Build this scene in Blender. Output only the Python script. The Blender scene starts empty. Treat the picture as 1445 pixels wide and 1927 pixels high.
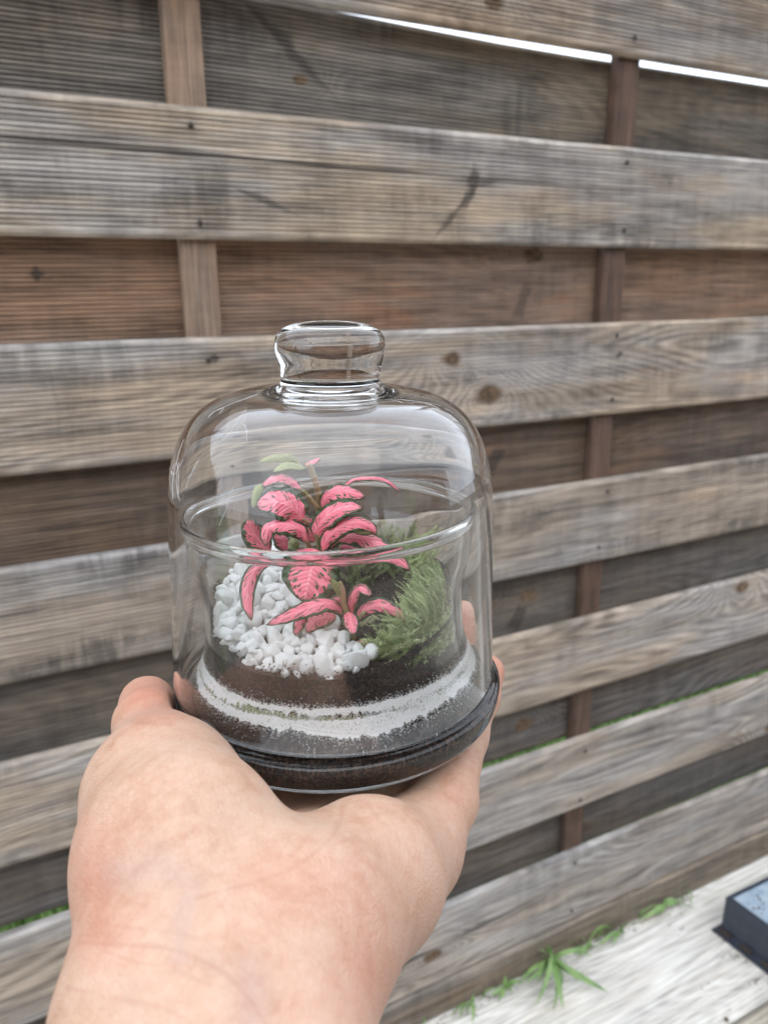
import bpy, bmesh, math, random
import numpy as np
from mathutils import Vector, Matrix

rng = np.random.default_rng(7)
random.seed(7)
SC = bpy.context.scene
COL = SC.collection

# ------------------------------------------------------------------ camera, sky, sun, exposure
U = 0.85                                    # metres from the lens to the fence face
CAM = np.array([0.0, 0.0, 1.366 * U])
YAW, PITCH, ROLL, FPX = math.radians(27.099), math.radians(-16.348), math.radians(-0.5126), 1459.33
FW = np.array([math.sin(YAW) * math.cos(PITCH), math.cos(YAW) * math.cos(PITCH), math.sin(PITCH)])
RT = np.array([math.cos(YAW), -math.sin(YAW), 0.0])
UP = np.cross(RT, FW)
RT, UP = RT * math.cos(ROLL) + UP * math.sin(ROLL), -RT * math.sin(ROLL) + UP * math.cos(ROLL)

cd = bpy.data.cameras.new('camera')
cam = bpy.data.objects.new('camera', cd)
COL.objects.link(cam)
cam.matrix_world = Matrix(((RT[0], UP[0], -FW[0], CAM[0]), (RT[1], UP[1], -FW[1], CAM[1]),
                           (RT[2], UP[2], -FW[2], CAM[2]), (0, 0, 0, 1)))
cd.sensor_fit = 'VERTICAL'
cd.sensor_height = 36.0
cd.sensor_width = 27.0
cd.lens = 36.0 * FPX / 1927.0
cd.clip_start, cd.clip_end = 0.01, 500.0
cd.dof.use_dof = True
cd.dof.focus_distance = 0.245
cd.dof.aperture_fstop = 17.0
SC.camera = cam

SUN_EL, SUN_ROT = math.radians(52), math.radians(215)
world = bpy.data.worlds.new('World')
SC.world = world
world.use_nodes = True
wn, wl = world.node_tree.nodes, world.node_tree.links
wn.clear()
sky = wn.new('ShaderNodeTexSky')
sky.sky_type = 'NISHITA'
sky.sun_disc = False
sky.sun_elevation, sky.sun_rotation = SUN_EL, SUN_ROT
sky.air_density, sky.dust_density, sky.ozone_density = 1.0, 2.0, 1.0
tc = wn.new('ShaderNodeTexCoord')
cn = wn.new('ShaderNodeTexNoise')
cn.inputs['Scale'].default_value, cn.inputs['Detail'].default_value, cn.inputs['Roughness'].default_value = 3.2, 6, 0.55
cr = wn.new('ShaderNodeValToRGB')
cr.color_ramp.elements[0].position, cr.color_ramp.elements[1].position = 0.36, 0.62
cr.color_ramp.elements[0].color = (0.70, 0.70, 0.70, 1)
cr.color_ramp.elements[1].color = (1, 1, 1, 1)
hs = wn.new('ShaderNodeHueSaturation')
hs.inputs['Saturation'].default_value = 0.22
mx = wn.new('ShaderNodeMix')
mx.data_type = 'RGBA'
mx.inputs['B'].default_value = (11.8, 12.8, 14.4, 1)        # grey white cloud deck over the clear sky
bg = wn.new('ShaderNodeBackground')
bg.inputs['Strength'].default_value = 0.15
wo = wn.new('ShaderNodeOutputWorld')
wl.new(tc.outputs['Generated'], cn.inputs['Vector'])
wl.new(cn.outputs['Fac'], cr.inputs['Fac'])
wl.new(sky.outputs['Color'], hs.inputs['Color'])
wl.new(cr.outputs['Color'], mx.inputs['Factor'])
wl.new(hs.outputs['Color'], mx.inputs['A'])
wl.new(mx.outputs['Result'], bg.inputs['Color'])
wl.new(bg.outputs['Background'], wo.inputs['Surface'])

sd = bpy.data.lights.new('sun', 'SUN')
sd.energy, sd.angle, sd.color = 1.0, math.radians(75), (1.0, 0.95, 0.88)
sun = bpy.data.objects.new('sun', sd)
COL.objects.link(sun)
sdir = Vector((math.sin(SUN_ROT) * math.cos(SUN_EL), math.cos(SUN_ROT) * math.cos(SUN_EL), math.sin(SUN_EL)))
sun.rotation_euler = sdir.to_track_quat('Z', 'Y').to_euler()

vs = SC.view_settings
vs.view_transform, vs.look, vs.gamma, vs.exposure = 'Standard', 'None', 1.0, 0.35
vs.use_curve_mapping = False
cy = SC.cycles
cy.max_bounces, cy.transmission_bounces, cy.glossy_bounces, cy.diffuse_bounces = 28, 26, 10, 5
cy.transparent_max_bounces = 16
cy.caustics_reflective = True
cy.caustics_refractive = True
cy.blur_glossy = 0.2
cy.sample_clamp_indirect = 12.0
cy.use_denoising = True
cy.denoiser = 'OPENIMAGEDENOISE'

# ------------------------------------------------------------------ helpers
def at(px, py, d):
    """Point seen at photo pixel (px, py), d metres deep."""
    return CAM + d * ((px - 722.5) / FPX * RT - (py - 963.5) / FPX * UP + FW)

def to_px(P):
    Q = np.asarray(P) - CAM
    d = Q @ FW
    return np.stack([722.5 + FPX * (Q @ RT) / d, 963.5 - FPX * (Q @ UP) / d], -1)

def on_plane(px, py, p0, n):
    v = at(px, py, 1.0) - CAM
    t = ((p0 - CAM) @ n) / (v @ n)
    return CAM + t * v

def mesh_obj(name, verts, faces, mat=None, parent=None, smooth=True, uvs=None):
    me = bpy.data.meshes.new(name)
    me.from_pydata([tuple(v) for v in verts], [], [tuple(f) for f in faces])
    if smooth:
        me.polygons.foreach_set('use_smooth', [True] * len(me.polygons))
    if uvs is not None:
        lay = me.uv_layers.new(name='UVMap')
        li = np.empty(len(me.loops), int)
        me.loops.foreach_get('vertex_index', li)
        lay.data.foreach_set('uv', np.asarray(uvs, float)[li].ravel())
    me.update()
    o = bpy.data.objects.new(name, me)
    COL.objects.link(o)
    for m in (mat if isinstance(mat, (list, tuple)) else [mat]):
        if m:
            me.materials.append(m)
    if parent:
        o.parent = parent
    return o

def tag(o, label=None, cat=None, group=None, kind=None):
    for k, v in (('label', label), ('category', cat), ('group', group), ('kind', kind)):
        if v:
            o[k] = v
    return o

def empty(name, loc=(0, 0, 0)):
    o = bpy.data.objects.new(name, None)
    o.location = loc
    o.empty_display_size = 0.02
    COL.objects.link(o)
    return o

def child(o, parent):
    """Parent keeping the world-space mesh coordinates."""
    o.parent = parent
    o.location = -Vector(parent.location)
    return o

def catmull(pts, n=8):
    pts = np.array(pts, float)
    P = np.vstack([2 * pts[0] - pts[1], pts, 2 * pts[-1] - pts[-2]])
    out = []
    for i in range(1, len(P) - 2):
        a, b, c, d = P[i - 1], P[i], P[i + 1], P[i + 2]
        for k in range(n):
            t = k / n
            out.append(.5 * (2 * b + (c - a) * t + (2 * a - 5 * b + 4 * c - d) * t * t + (-a + 3 * b - 3 * c + d) * t ** 3))
    out.append(pts[-1])
    return np.array(out)

def tube(pts, radii, seg=8, cap=True):
    pts = np.asarray(pts, float)
    n = len(pts)
    radii = np.broadcast_to(radii, (n,))
    V, F = [], []
    ref = np.array([.3, .5, .8])
    for i in range(n):
        t = pts[min(i + 1, n - 1)] - pts[max(i - 1, 0)]
        t /= np.linalg.norm(t) + 1e-12
        a = np.cross(t, ref)
        a /= np.linalg.norm(a) + 1e-12
        b = np.cross(t, a)
        for k in range(seg):
            w = 2 * math.pi * k / seg
            V.append(pts[i] + radii[i] * (math.cos(w) * a + math.sin(w) * b))
    for i in range(n - 1):
        for k in range(seg):
            k2 = (k + 1) % seg
            F.append((i * seg + k, i * seg + k2, (i + 1) * seg + k2, (i + 1) * seg + k))
    if cap:
        F.append(tuple(range(seg))[::-1])
        F.append(tuple((n - 1) * seg + k for k in range(seg)))
    return V, F

class Nodes:
    """Small wrapper for building a procedural material."""
    def __init__(self, name):
        self.m = bpy.data.materials.new(name)
        self.m.use_nodes = True
        self.t = self.m.node_tree
        self.t.nodes.clear()
        self.out = self.t.nodes.new('ShaderNodeOutputMaterial')

    def n(self, typ, **kw):
        x = self.t.nodes.new('ShaderNode' + typ)
        for k, v in kw.items():
            if hasattr(x, k):
                setattr(x, k, v)
            else:
                self.put(x.inputs[k], v)
        return x

    def put(self, sock, v):
        if isinstance(v, bpy.types.NodeSocket):
            self.t.links.new(v, sock)
        else:
            if sock.type == 'RGBA' and len(v) == 3:
                v = (*v, 1)
            sock.default_value = v

    def math(self, op, a, b=0.0, c=0.0, clamp=False):
        x = self.t.nodes.new('ShaderNodeMath')
        x.operation, x.use_clamp = op, clamp
        for i, v in enumerate((a, b, c)):
            self.put(x.inputs[i], v)
        return x.outputs[0]

    def noise(self, vec, scale, detail=4, rough=.55, dist=0):
        x = self.n('TexNoise')
        self.put(x.inputs['Vector'], vec)
        for k, v in (('Scale', scale), ('Detail', detail), ('Roughness', rough), ('Distortion', dist)):
            x.inputs[k].default_value = v
        return x.outputs['Fac']

    def ramp(self, f, stops):
        x = self.n('ValToRGB')
        self.put(x.inputs['Fac'], f)
        e = x.color_ramp.elements
        while len(e) < len(stops):
            e.new(.5)
        for q, (p, c) in zip(e, stops):
            q.position = p
            q.color = (*c, 1) if len(c) == 3 else c
        return x.outputs['Color']

    def step(self, f, lo, hi):
        x = self.n('MapRange', interpolation_type='SMOOTHSTEP')
        self.put(x.inputs['Value'], f)
        x.inputs['From Min'].default_value, x.inputs['From Max'].default_value = lo, hi
        return x.outputs['Result']

    def mix(self, f, a, b, blend='MIX'):
        x = self.n('Mix', data_type='RGBA', blend_type=blend)
        self.put(x.inputs['Factor'], f)
        self.put(x.inputs['A'], a)
        self.put(x.inputs['B'], b)
        return x.outputs['Result']

    def vmul(self, v, s):
        x = self.n('VectorMath', operation='MULTIPLY')
        self.put(x.inputs[0], v)
        x.inputs[1].default_value = s
        return x.outputs[0]

    def vadd(self, v, s):
        x = self.n('VectorMath', operation='ADD')
        self.put(x.inputs[0], v)
        x.inputs[1].default_value = s
        return x.outputs[0]

    def bump(self, h, strength, dist):
        x = self.n('Bump')
        self.put(x.inputs['Height'], h)
        x.inputs['Strength'].default_value, x.inputs['Distance'].default_value = strength, dist
        return x.outputs['Normal']

    def pbr(self, color, rough=.6, normal=None, **kw):
        x = self.n('BsdfPrincipled')
        self.put(x.inputs['Base Color'], color)
        self.put(x.inputs['Roughness'], rough)
        if normal is not None:
            self.put(x.inputs['Normal'], normal)
        for k, v in kw.items():
            self.put(x.inputs[k], v)
        self.t.links.new(x.outputs[0], self.out.inputs['Surface'])
        return self.m

    def obj(self):
        return self.n('TexCoord').outputs['Object']

    def sep(self, v):
        x = self.n('SeparateXYZ')
        self.put(x.inputs[0], v)
        return x.outputs

# ------------------------------------------------------------------ materials
def wood(name, seed, tone, grey=.6, stain=.5, grain=.5, knots=(), streaks=(), warm=.4, smw=.26, wear=1.0):
    """Weathered softwood; x runs along the board, z across it (object space)."""
    N = Nodes(name)
    P = N.obj()
    S = N.vadd(P, (seed * 3.17, seed * 1.7, seed * 2.3))
    X = N.sep(P)
    # contour-line grain, bent round the knots
    field = N.noise(N.vmul(S, (1.1, 2, 7.5)), 1.0, 2, .4)
    fine = N.noise(N.vmul(S, (9, 60, 330)), 1.0, 4, .65)
    knot_core = None
    for (kx, kz, kr) in knots:
        dx = N.math('MULTIPLY', N.math('SUBTRACT', X[0], kx), 0.62)
        dz = N.math('SUBTRACT', X[2], kz)
        r = N.math('SQRT', N.math('ADD', N.math('MULTIPLY', dx, dx), N.math('MULTIPLY', dz, dz)))
        r = N.math('ADD', r, N.math('MULTIPLY', N.math('SUBTRACT', N.noise(S, 60, 3), .5), kr * .9))
        g = N.math('POWER', 2.718, N.math('MULTIPLY', r, -1 / (kr * 2.2)))
        field = N.math('ADD', field, N.math('MULTIPLY', g, .34))
        core = N.math('SUBTRACT', 1.0, N.step(r, kr * .55, kr * 1.15))
        knot_core = core if knot_core is None else N.math('MAXIMUM', knot_core, core)
    rings = N.math('SINE', N.math('MULTIPLY', field, 210))
    rings = N.math('MULTIPLY_ADD', N.math('MULTIPLY', rings, N.step(N.noise(N.vmul(S, (3, 5, 14)), 1.0, 3), .3, .7)), .5, .5)
    g1 = N.math('ADD', N.math('MULTIPLY', rings, grain * .38), N.math('MULTIPLY', fine, 1 - grain * .38))
    base = N.ramp(g1, [(.32, tuple(c * .5 for c in tone)), (.5, tone), (.70, tuple(min(c * 1.4, .8) for c in tone))])
    # grey weathered patches, warm patches where the rain does not reach, black mildew
    gm = N.step(N.noise(N.vmul(S, (2.2, 3, 11)), 1.0, 5, .6), .40, .62)
    lum = sum(tone) / 3
    gc = (lum * 1.12, lum * 1.10, lum * 1.09)
    gcol = N.ramp(g1, [(.32, tuple(c * .55 for c in gc)), (.5, gc), (.70, tuple(min(c * 1.45, .8) for c in gc))])
    col = N.mix(N.math('MULTIPLY', gm, grey), base, gcol)
    wm = N.step(N.noise(N.vmul(N.vadd(S, (5, 1, 2)), (3.2, 3, 15)), 1.0, 4, .6), .55, .72)
    col = N.mix(N.math('MULTIPLY', wm, warm), col, (tone[0] * 1.45, tone[1] * 1.02, tone[2] * .66))
    sm = N.step(N.noise(N.vmul(N.vadd(S, (9, 4, 1)), (7, 4, 13)), 1.0, 6, .68), .49, .66)
    vert = N.noise(N.vmul(S, (75, 20, 9)), 1.0, 3, .6)
    sm = N.math('MULTIPLY', sm, N.step(vert, .30, .62))
    col = N.mix(N.math('MULTIPLY', sm, stain * .8), col, (.042, .039, .036))
    for (sx, sz, lx, lz, slope, dark) in streaks:
        dx = N.math('SUBTRACT', X[0], sx)
        dz = N.math('SUBTRACT', N.math('SUBTRACT', X[2], sz), N.math('MULTIPLY', dx, slope))
        wob = N.math('MULTIPLY', N.math('SUBTRACT', N.noise(N.vmul(S, (10, 10, 40)), 1.0, 4), .5), 1.6)
        e = N.math('ADD', N.math('ABSOLUTE', N.math('MULTIPLY', dx, 1 / lx)), N.math('ABSOLUTE', N.math('MULTIPLY', dz, 1 / lz)))
        mk = N.math('SUBTRACT', 1.0, N.step(N.math('ADD', e, wob), .45, 1.1))
        col = N.mix(N.math('MULTIPLY', mk, dark), col, (.040, .033, .028))
    mot = N.noise(N.vmul(N.vadd(S, (3, 8, 4)), (4.5, 6, 46)), 1.0, 7, .72)
    smear = N.noise(N.vmul(N.vadd(S, (1, 2, 9)), (34, 10, 5)), 1.0, 5, .7)
    m2 = N.math('ADD', N.math('MULTIPLY', mot, 1 - smw), N.math('MULTIPLY', smear, smw))
    wr = N.ramp(m2, [(.34, (.50, .48, .47)), (.50, (1.10, 1.08, 1.06)), (.66, (1.55, 1.52, 1.47))])
    col = N.mix(wear, col, wr, 'MULTIPLY')
    big = N.step(N.noise(N.vmul(N.vadd(S, (7, 6, 2)), (2.6, 4, 9)), 1.0, 6, .75), .52, .70)
    col = N.mix(N.math('MULTIPLY', big, N.math('MULTIPLY', wear, .42)), col, N.mix(1.0, col, (.42, .40, .38), 'MULTIPLY'))
    if knot_core is not None:
        kc = N.ramp(N.noise(S, 130, 4), [(.35, (.075, .048, .030)), (.65, (.20, .13, .075))])
        col = N.mix(knot_core, col, kc)
    h = N.math('ADD', N.math('MULTIPLY', fine, .6), N.math('MULTIPLY', rings, grain * .5))
    return N.pbr(col, .82, N.bump(h, .5, .0012))

def glass(name, tint=(.995, .998, .998)):
    N = Nodes(name)
    g = N.n('BsdfGlass')
    g.inputs['Color'].default_value = (*tint, 1)
    g.inputs['Roughness'].default_value = 0.0
    g.inputs['IOR'].default_value = 1.47
    N.t.links.new(g.outputs[0], N.out.inputs['Surface'])
    return N.m

def speckled(name, c0, c1, c2, scale, rough=.9, bdist=.0006, bstr=.8):
    N = Nodes(name)
    P = N.obj()
    v = N.n('TexVoronoi')
    N.put(v.inputs['Vector'], P)
    v.inputs['Scale'].default_value = scale
    f = N.math('ADD', N.math('MULTIPLY', N.sep(v.outputs['Color'])[0], .55), N.math('MULTIPLY', N.noise(P, scale * .35, 5), .45))
    col = N.ramp(f, [(.2, c0), (.5, c1), (.78, c2)])
    hgt = N.math('ADD', v.outputs['Distance'], N.noise(P, scale * 2, 3))
    return N.pbr(col, rough, N.bump(hgt, bstr, bdist))

GLASS = glass('clear_glass')
GLASS2 = glass('clear_cup_glass', (.993, .998, .997))
M_SOIL = speckled('damp_soil', (.005, .004, .0035), (.016, .010, .0075), (.085, .048, .030), 1500, .75, .0008)
M_WSAND = speckled('white_sand', (.80, .79, .77), (.92, .91, .90), (.96, .96, .95), 3800, .9, .0002, .3)
M_GSAND = speckled('green_sand', (.10, .17, .05), (.24, .30, .10), (.42, .44, .20), 3800, .9, .0003)
M_DECK_DIRT = speckled('dry_crumb', (.03, .02, .015), (.09, .055, .03), (.18, .10, .05), 900)

def leaf_materials():
    N = Nodes('pink_leaf_face')
    uv = N.n('TexCoord').outputs['UV']
    X = N.sep(uv)
    s = N.math('MULTIPLY', N.math('SUBTRACT', X[0], .5), 2)
    a = N.math('ABSOLUTE', s)
    oi = N.n('ObjectInfo').outputs['Random']
    p = N.math('SUBTRACT', X[1], N.math('MULTIPLY', a, .30))
    cv = N.n('CombineXYZ')
    N.put(cv.inputs[0], N.math('MULTIPLY', p, 26.0))
    N.put(cv.inputs[1], N.math('MULTIPLY', s, 3.2))
    N.put(cv.inputs[2], N.math('MULTIPLY', oi, 40.0))
    spots = N.noise(cv.outputs[0], 1.0, 3, .6, .3)
    cw = N.n('CombineXYZ')
    N.put(cw.inputs[0], N.math('ADD', N.math('MULTIPLY', p, 15.0), N.math('MULTIPLY', spots, .9)))
    N.put(cw.inputs[1], N.math('MULTIPLY', s, 3.4))
    N.put(cw.inputs[2], N.math('MULTIPLY', oi, 60.0))
    vo = N.n('TexVoronoi')
    N.put(vo.inputs['Vector'], cw.outputs[0])
    vo.inputs['Scale'].default_value = 1.0
    size = N.math('ADD', .20, N.math('MULTIPLY', N.math('ADD', a, N.math('MULTIPLY', spots, .5)), .26))
    spot = N.math('SUBTRACT', 1.0, N.step(N.math('SUBTRACT', vo.outputs['Distance'], size), -.05, .05))
    wob = N.math('MULTIPLY', N.math('SUBTRACT', N.noise(cv.outputs[0], 1.6, 3), .5), .34)
    edge = N.step(N.math('ADD', a, wob), .66, .71)
    tipz = N.step(N.math('ADD', X[1], wob), .90, .99)
    basez = N.math('SUBTRACT', 1.0, N.step(X[1], .0, .07))
    gmask = N.math('MAXIMUM', N.math('MAXIMUM', edge, N.math('MULTIPLY', spot, N.step(a, .12, .35))), tipz)
    pk = N.ramp(N.noise(cv.outputs[0], .5, 4), [(.3, (.66, .10, .16)), (.55, (.78, .18, .245)), (.8, (.86, .33, .37))])
    vein = N.math('SUBTRACT', 1.0, N.step(a, .02, .07))
    pk = N.mix(N.math('MULTIPLY', vein, .5), pk, (.86, .36, .36))
    gr = N.ramp(N.noise(cv.outputs[0], 1.2, 4), [(.3, (.012, .034, .012)), (.7, (.045, .088, .024))])
    col = N.mix(gmask, pk, gr)
    col = N.mix(basez, col, (.34, .30, .13))
    hgt = N.math('ADD', N.math('SINE', N.math('MULTIPLY', p, 75.0)), N.math('MULTIPLY', spots, 1.5))
    face = N.pbr(col, .42, N.bump(hgt, .22, .0003), **{'Subsurface Weight': .12, 'Subsurface Radius': (.002, .0008, .0006), 'Subsurface Scale': .4})
    N = Nodes('leaf_underside')
    uv = N.n('TexCoord').outputs['UV']
    X = N.sep(uv)
    a = N.math('ABSOLUTE', N.math('MULTIPLY', N.math('SUBTRACT', X[0], .5), 2))
    p = N.math('SUBTRACT', X[1], N.math('MULTIPLY', a, .30))
    ribs = N.math('MULTIPLY_ADD', N.math('SINE', N.math('MULTIPLY', p, 62.0)), .5, .5)
    col = N.ramp(ribs, [(.1, (.11, .14, .045)), (.9, (.33, .27, .13))])
    col = N.mix(N.step(a, .82, .92), col, (.03, .06, .018))
    under = N.pbr(col, .5)
    N = Nodes('green_leaf_face')
    uv = N.n('TexCoord').outputs['UV']
    X = N.sep(uv)
    a = N.math('ABSOLUTE', N.math('MULTIPLY', N.math('SUBTRACT', X[0], .5), 2))
    p = N.math('SUBTRACT', X[1], N.math('MULTIPLY', a, .30))
    ribs = N.math('MULTIPLY_ADD', N.math('SINE', N.math('MULTIPLY', p, 60.0)), .5, .5)
    col = N.ramp(ribs, [(.15, (.07, .13, .035)), (.9, (.40, .36, .16))])
    young = N.pbr(col, .45)
    N = Nodes('plant_stem')
    P = N.obj()
    col = N.ramp(N.noise(P, 160, 4), [(.35, (.20, .20, .07)), (.65, (.33, .19, .11))])
    stem = N.pbr(col, .5)
    return face, under, young, stem
M_LEAF, M_UNDER, M_YOUNG, M_STEM = leaf_materials()

def simple_noise(name, c0, c1, scale, rough, bdist=.0, **kw):
    N = Nodes(name)
    P = N.obj()
    f = N.noise(P, scale, 5, .6)
    col = N.ramp(f, [(.3, c0), (.7, c1)])
    return N.pbr(col, rough, N.bump(f, .5, bdist) if bdist else None, **kw)
M_PEBBLE = simple_noise('white_quartz', (.84, .83, .80), (.95, .94, .92), 300, .5, .0004,
                        **{'Subsurface Weight': .25, 'Subsurface Radius': (.002, .002, .002), 'Subsurface Scale': .6})
M_SPECK = simple_noise('dark_crumbs', (.010, .008, .006), (.05, .032, .02), 900, .9)
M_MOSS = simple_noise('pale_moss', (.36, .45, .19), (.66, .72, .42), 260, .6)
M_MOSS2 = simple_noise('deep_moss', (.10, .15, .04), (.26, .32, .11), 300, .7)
M_GRASS = simple_noise('lawn_grass', (.06, .12, .025), (.16, .25, .06), 30, .6)
M_WEED = simple_noise('weed_leaf', (.10, .20, .06), (.25, .38, .13), 40, .5)
M_NAIL = simple_noise('rusty_nail', (.02, .018, .017), (.07, .05, .04), 600, .7)
M_EARTH = simple_noise('lawn_earth', (.05, .10, .02), (.13, .22, .05), 12, .9, .004)
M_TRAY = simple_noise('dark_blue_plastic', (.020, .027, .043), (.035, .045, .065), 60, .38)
M_TRAYTOP = simple_noise('blue_plastic_sheen', (.24, .32, .40), (.42, .50, .56), 45, .25)  # pale bluish sheen of the tray top put into its base colour
M_LINT = simple_noise('white_lint', (.7, .7, .7), (.85, .85, .85), 100, .8)

# ------------------------------------------------------------------ ground, lawn behind the fence
DECK_Z = 0.0
M_DIRT = simple_noise('bare_earth', (.10, .085, .07), (.20, .17, .14), 9, .9, .004)
g = mesh_obj('ground', [(-40, -40, -.15), (40, -40, -.15), (40, 40, -.15), (-40, 40, -.15)], [(0, 1, 2, 3)], M_DIRT, smooth=False)
tag(mesh_obj('lawn', [(-20, .90, -.144), (20, .90, -.144), (20, 20, -.144), (-20, 20, -.144)], [(0, 1, 2, 3)], M_EARTH, smooth=False), kind='structure')
tag(g, kind='structure')
V, F = [], []
for i in range(9000):
    x, y = rng.uniform(-.6, 3.6), .94 + rng.uniform(0, 1) ** 1.6 * 1.3
    h = rng.uniform(.10, .24)
    a, ln = rng.uniform(0, 6.28), rng.uniform(.01, .07)
    w = rng.uniform(.0015, .003)
    b0 = np.array([x, y, -.14])
    tip = b0 + np.array([math.cos(a) * ln, abs(math.sin(a)) * ln, h])
    mid = (b0 + tip) / 2 + np.array([0, 0, .02])
    s = np.array([-math.sin(a), math.cos(a), 0]) * w
    k = len(V)
    V += [b0 - s, b0 + s, mid - s * .8, mid + s * .8, tip]
    F += [(k, k + 1, k + 3, k + 2), (k + 2, k + 3, k + 4)]
tag(mesh_obj('lawn_grass', V, F, M_GRASS, smooth=False), 'green lawn grass growing behind the wooden fence', 'grass', kind='stuff')

# ------------------------------------------------------------------ fence
FY, FT, BT = U, .014 * U, .019 * U           # face of the front planks, plank thickness, batten thickness
FX0, FX1 = -2.2, 7.0
CZ = CAM[2]
def fence_pt(px, py, back=False):
    y = FY + (FT + BT if back else 0)
    p = on_plane(px, py, np.array([0, y, 0]), np.array([0, 1., 0]))
    return p

fence = empty('wooden_fence', (1.0, FY, 0))
tag(fence, 'weathered wooden fence of staggered horizontal planks behind the jar', 'fence')

def plank(z0, z1, y0, mat, ribs, amp, bow=0.0, lift=0.0, name='plank'):
    """One board, ribbed on its near face, running along x; its own profile extruded in 14 steps."""
    zc, w = (z0 + z1) / 2, abs(z1 - z0)
    prof = []
    ch = .0035
    zs0, zs1 = -w / 2 + ch, w / 2 - ch
    prof += [(ch, -w / 2), (.0008, zs0)]
    if ribs:
        n = ribs
        amp = amp * 1.9
        per = (zs1 - zs0 - .006) / n
        z = zs0 + .003
        prof.append((0, z))
        for i in range(n):
            prof += [(0, z + per * .50), (amp, z + per * .64), (amp, z + per * .86), (0, z + per)]
            z += per
    prof += [(.0008, zs1), (ch, w / 2), (FT - .001, w / 2), (FT, w / 2 - .001), (FT, -w / 2 + .001), (FT - .001, -w / 2)]
    V, F = [], []
    ns = 72
    m = len(prof)
    L = FX1 - FX0
    ph = rng.uniform(0, 6.28)
    for i in range(ns + 1):
        x = -L / 2 + L * i / ns
        e = min(1, max(0, (.72 - (x + (FX0 + FX1) / 2)) / .5))
        dz = lift * e * e * (3 - 2 * e) + .0010 * math.sin(x * 2.1 + ph)
        dy = bow * math.sin(x * 2.7 + ph)
        for (py_, pz_) in prof:
            V.append((x, py_ + dy, pz_ + dz))
    for i in range(ns):
        for k in range(m):
            k2 = (k + 1) % m
            F.append((i * m + k, (i + 1) * m + k, (i + 1) * m + k2, i * m + k2))
    F.append(tuple(range(m)))
    F.append(tuple(range(ns * m, ns * m + m))[::-1])
    o = mesh_obj(name, V, F, mat, smooth=False)
    o.parent = fence
    o.location = Vector(((FX0 + FX1) / 2, y0, zc)) - fence.location
    return o, Vector(((FX0 + FX1) / 2, y0, zc))

def loc_of(px, py, zc, back=False):
    p = fence_pt(px, py, back)
    return p[0] - (FX0 + FX1) / 2, p[2] - zc

front_z = [(.478, .328), (.2034, .0548), (-.0632, -.2162), (-.3306, -.4829), (-.5924, -.7444), (-.8519, -1.011), (-1.1159, -1.288)]
back_z = [(.329, .190), (.068, -.076), (-.203, -.348), (-.470, -.615), (-.728, -.8635), (-.995, -1.1395)]
def zz(v):
    return CZ + v * U

f_spec = [  # tone, grey, stain, grain, ribs, amp, knots (px,py,r), streaks (px,py,lx,lz,slope,dark), warm
    ((0.305, 0.244, 0.184), .8, .35, .6, 24, .0007, [(930, 5, .010)], [], .15),
    ((0.348, 0.286, 0.218), .8, .60, .3, 24, .0008, [], [(330, 285, .34, .0035, -.02, .75), (700, 318, .30, .0030, -.01, .8), (1010, 345, .25, .0022, 0, .55), (893, 335, .012, .024, .6, .7), (880, 375, .016, .014, 1.0, .65), (850, 410, .034, .009, 1.0, .6), (912, 345, .030, .006, .2, .5), (505, 380, .05, .006, -.35, .55)], .18),
    ((0.329, 0.268, 0.207), .8, .55, .75, 24, .0007, [(851, 676, .010), (922, 742, .015)], [(1165, 668, .010, .007, .5, .8), (405, 675, .008, .006, 0, .8)], .20),
    ((0.287, 0.244, 0.201), .9, .80, .35, 24, .0006, [], [(1120, 950, .22, .004, .0, .5)], .22),
    ((0.329, 0.274, 0.218), .8, .45, .95, 24, .0002, [(1395, 1105, .012)], [], .2),
    ((0.329, 0.280, 0.230), .8, .30, .95, 0, 0, [(1450, 1370, .012)], [], .2),
    ((0.336, 0.297, 0.259), .95, .30, .6, 0, 0, [(815, 1800, .012)], [(905, 1745, .10, .005, .05, .7), (760, 1815, .08, .006, .05, .75)], .05)]
for i, ((a, b), s) in enumerate(zip(front_z, f_spec)):
    zc = (zz(a) + zz(b)) / 2
    kn = [(*loc_of(px, py, zc), r) for px, py, r in s[6]]
    st = [(*loc_of(px, py, zc), lx, lz, sl, dk) for px, py, lx, lz, sl, dk in s[7]]
    plank(zz(b), zz(a), FY, wood('front_board_wood', 1.3 + i * 2.1, s[0], s[1], s[2], s[3], kn, st, s[8], .26 if i < 4 else .12), s[4], s[5], bow=.002)
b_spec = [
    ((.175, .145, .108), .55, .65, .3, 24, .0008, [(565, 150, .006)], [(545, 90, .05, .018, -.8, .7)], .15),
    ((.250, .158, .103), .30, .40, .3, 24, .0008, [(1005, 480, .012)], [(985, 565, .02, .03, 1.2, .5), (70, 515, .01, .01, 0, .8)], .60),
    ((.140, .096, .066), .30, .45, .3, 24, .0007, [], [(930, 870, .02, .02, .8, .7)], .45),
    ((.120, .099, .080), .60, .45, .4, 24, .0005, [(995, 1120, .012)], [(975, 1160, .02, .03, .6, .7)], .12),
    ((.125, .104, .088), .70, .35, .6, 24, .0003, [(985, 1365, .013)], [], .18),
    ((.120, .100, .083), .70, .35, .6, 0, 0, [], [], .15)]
for i, ((a, b), s) in enumerate(zip(back_z, b_spec)):
    zc = (zz(a) + zz(b)) / 2
    kn = [(*loc_of(px, py, zc, True), r) for px, py, r in s[6]]
    st = [(*loc_of(px, py, zc, True), lx, lz, sl, dk) for px, py, lx, lz, sl, dk in s[7]]
    plank(zz(b), zz(a), FY + FT + BT + .0006, wood('back_board_wood', 31.7 + i * 3.3, s[0], s[1], s[2], s[3], kn, st, s[8]), s[4], s[5],
          bow=.0012, lift=.0105 if i == 0 else 0)

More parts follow.
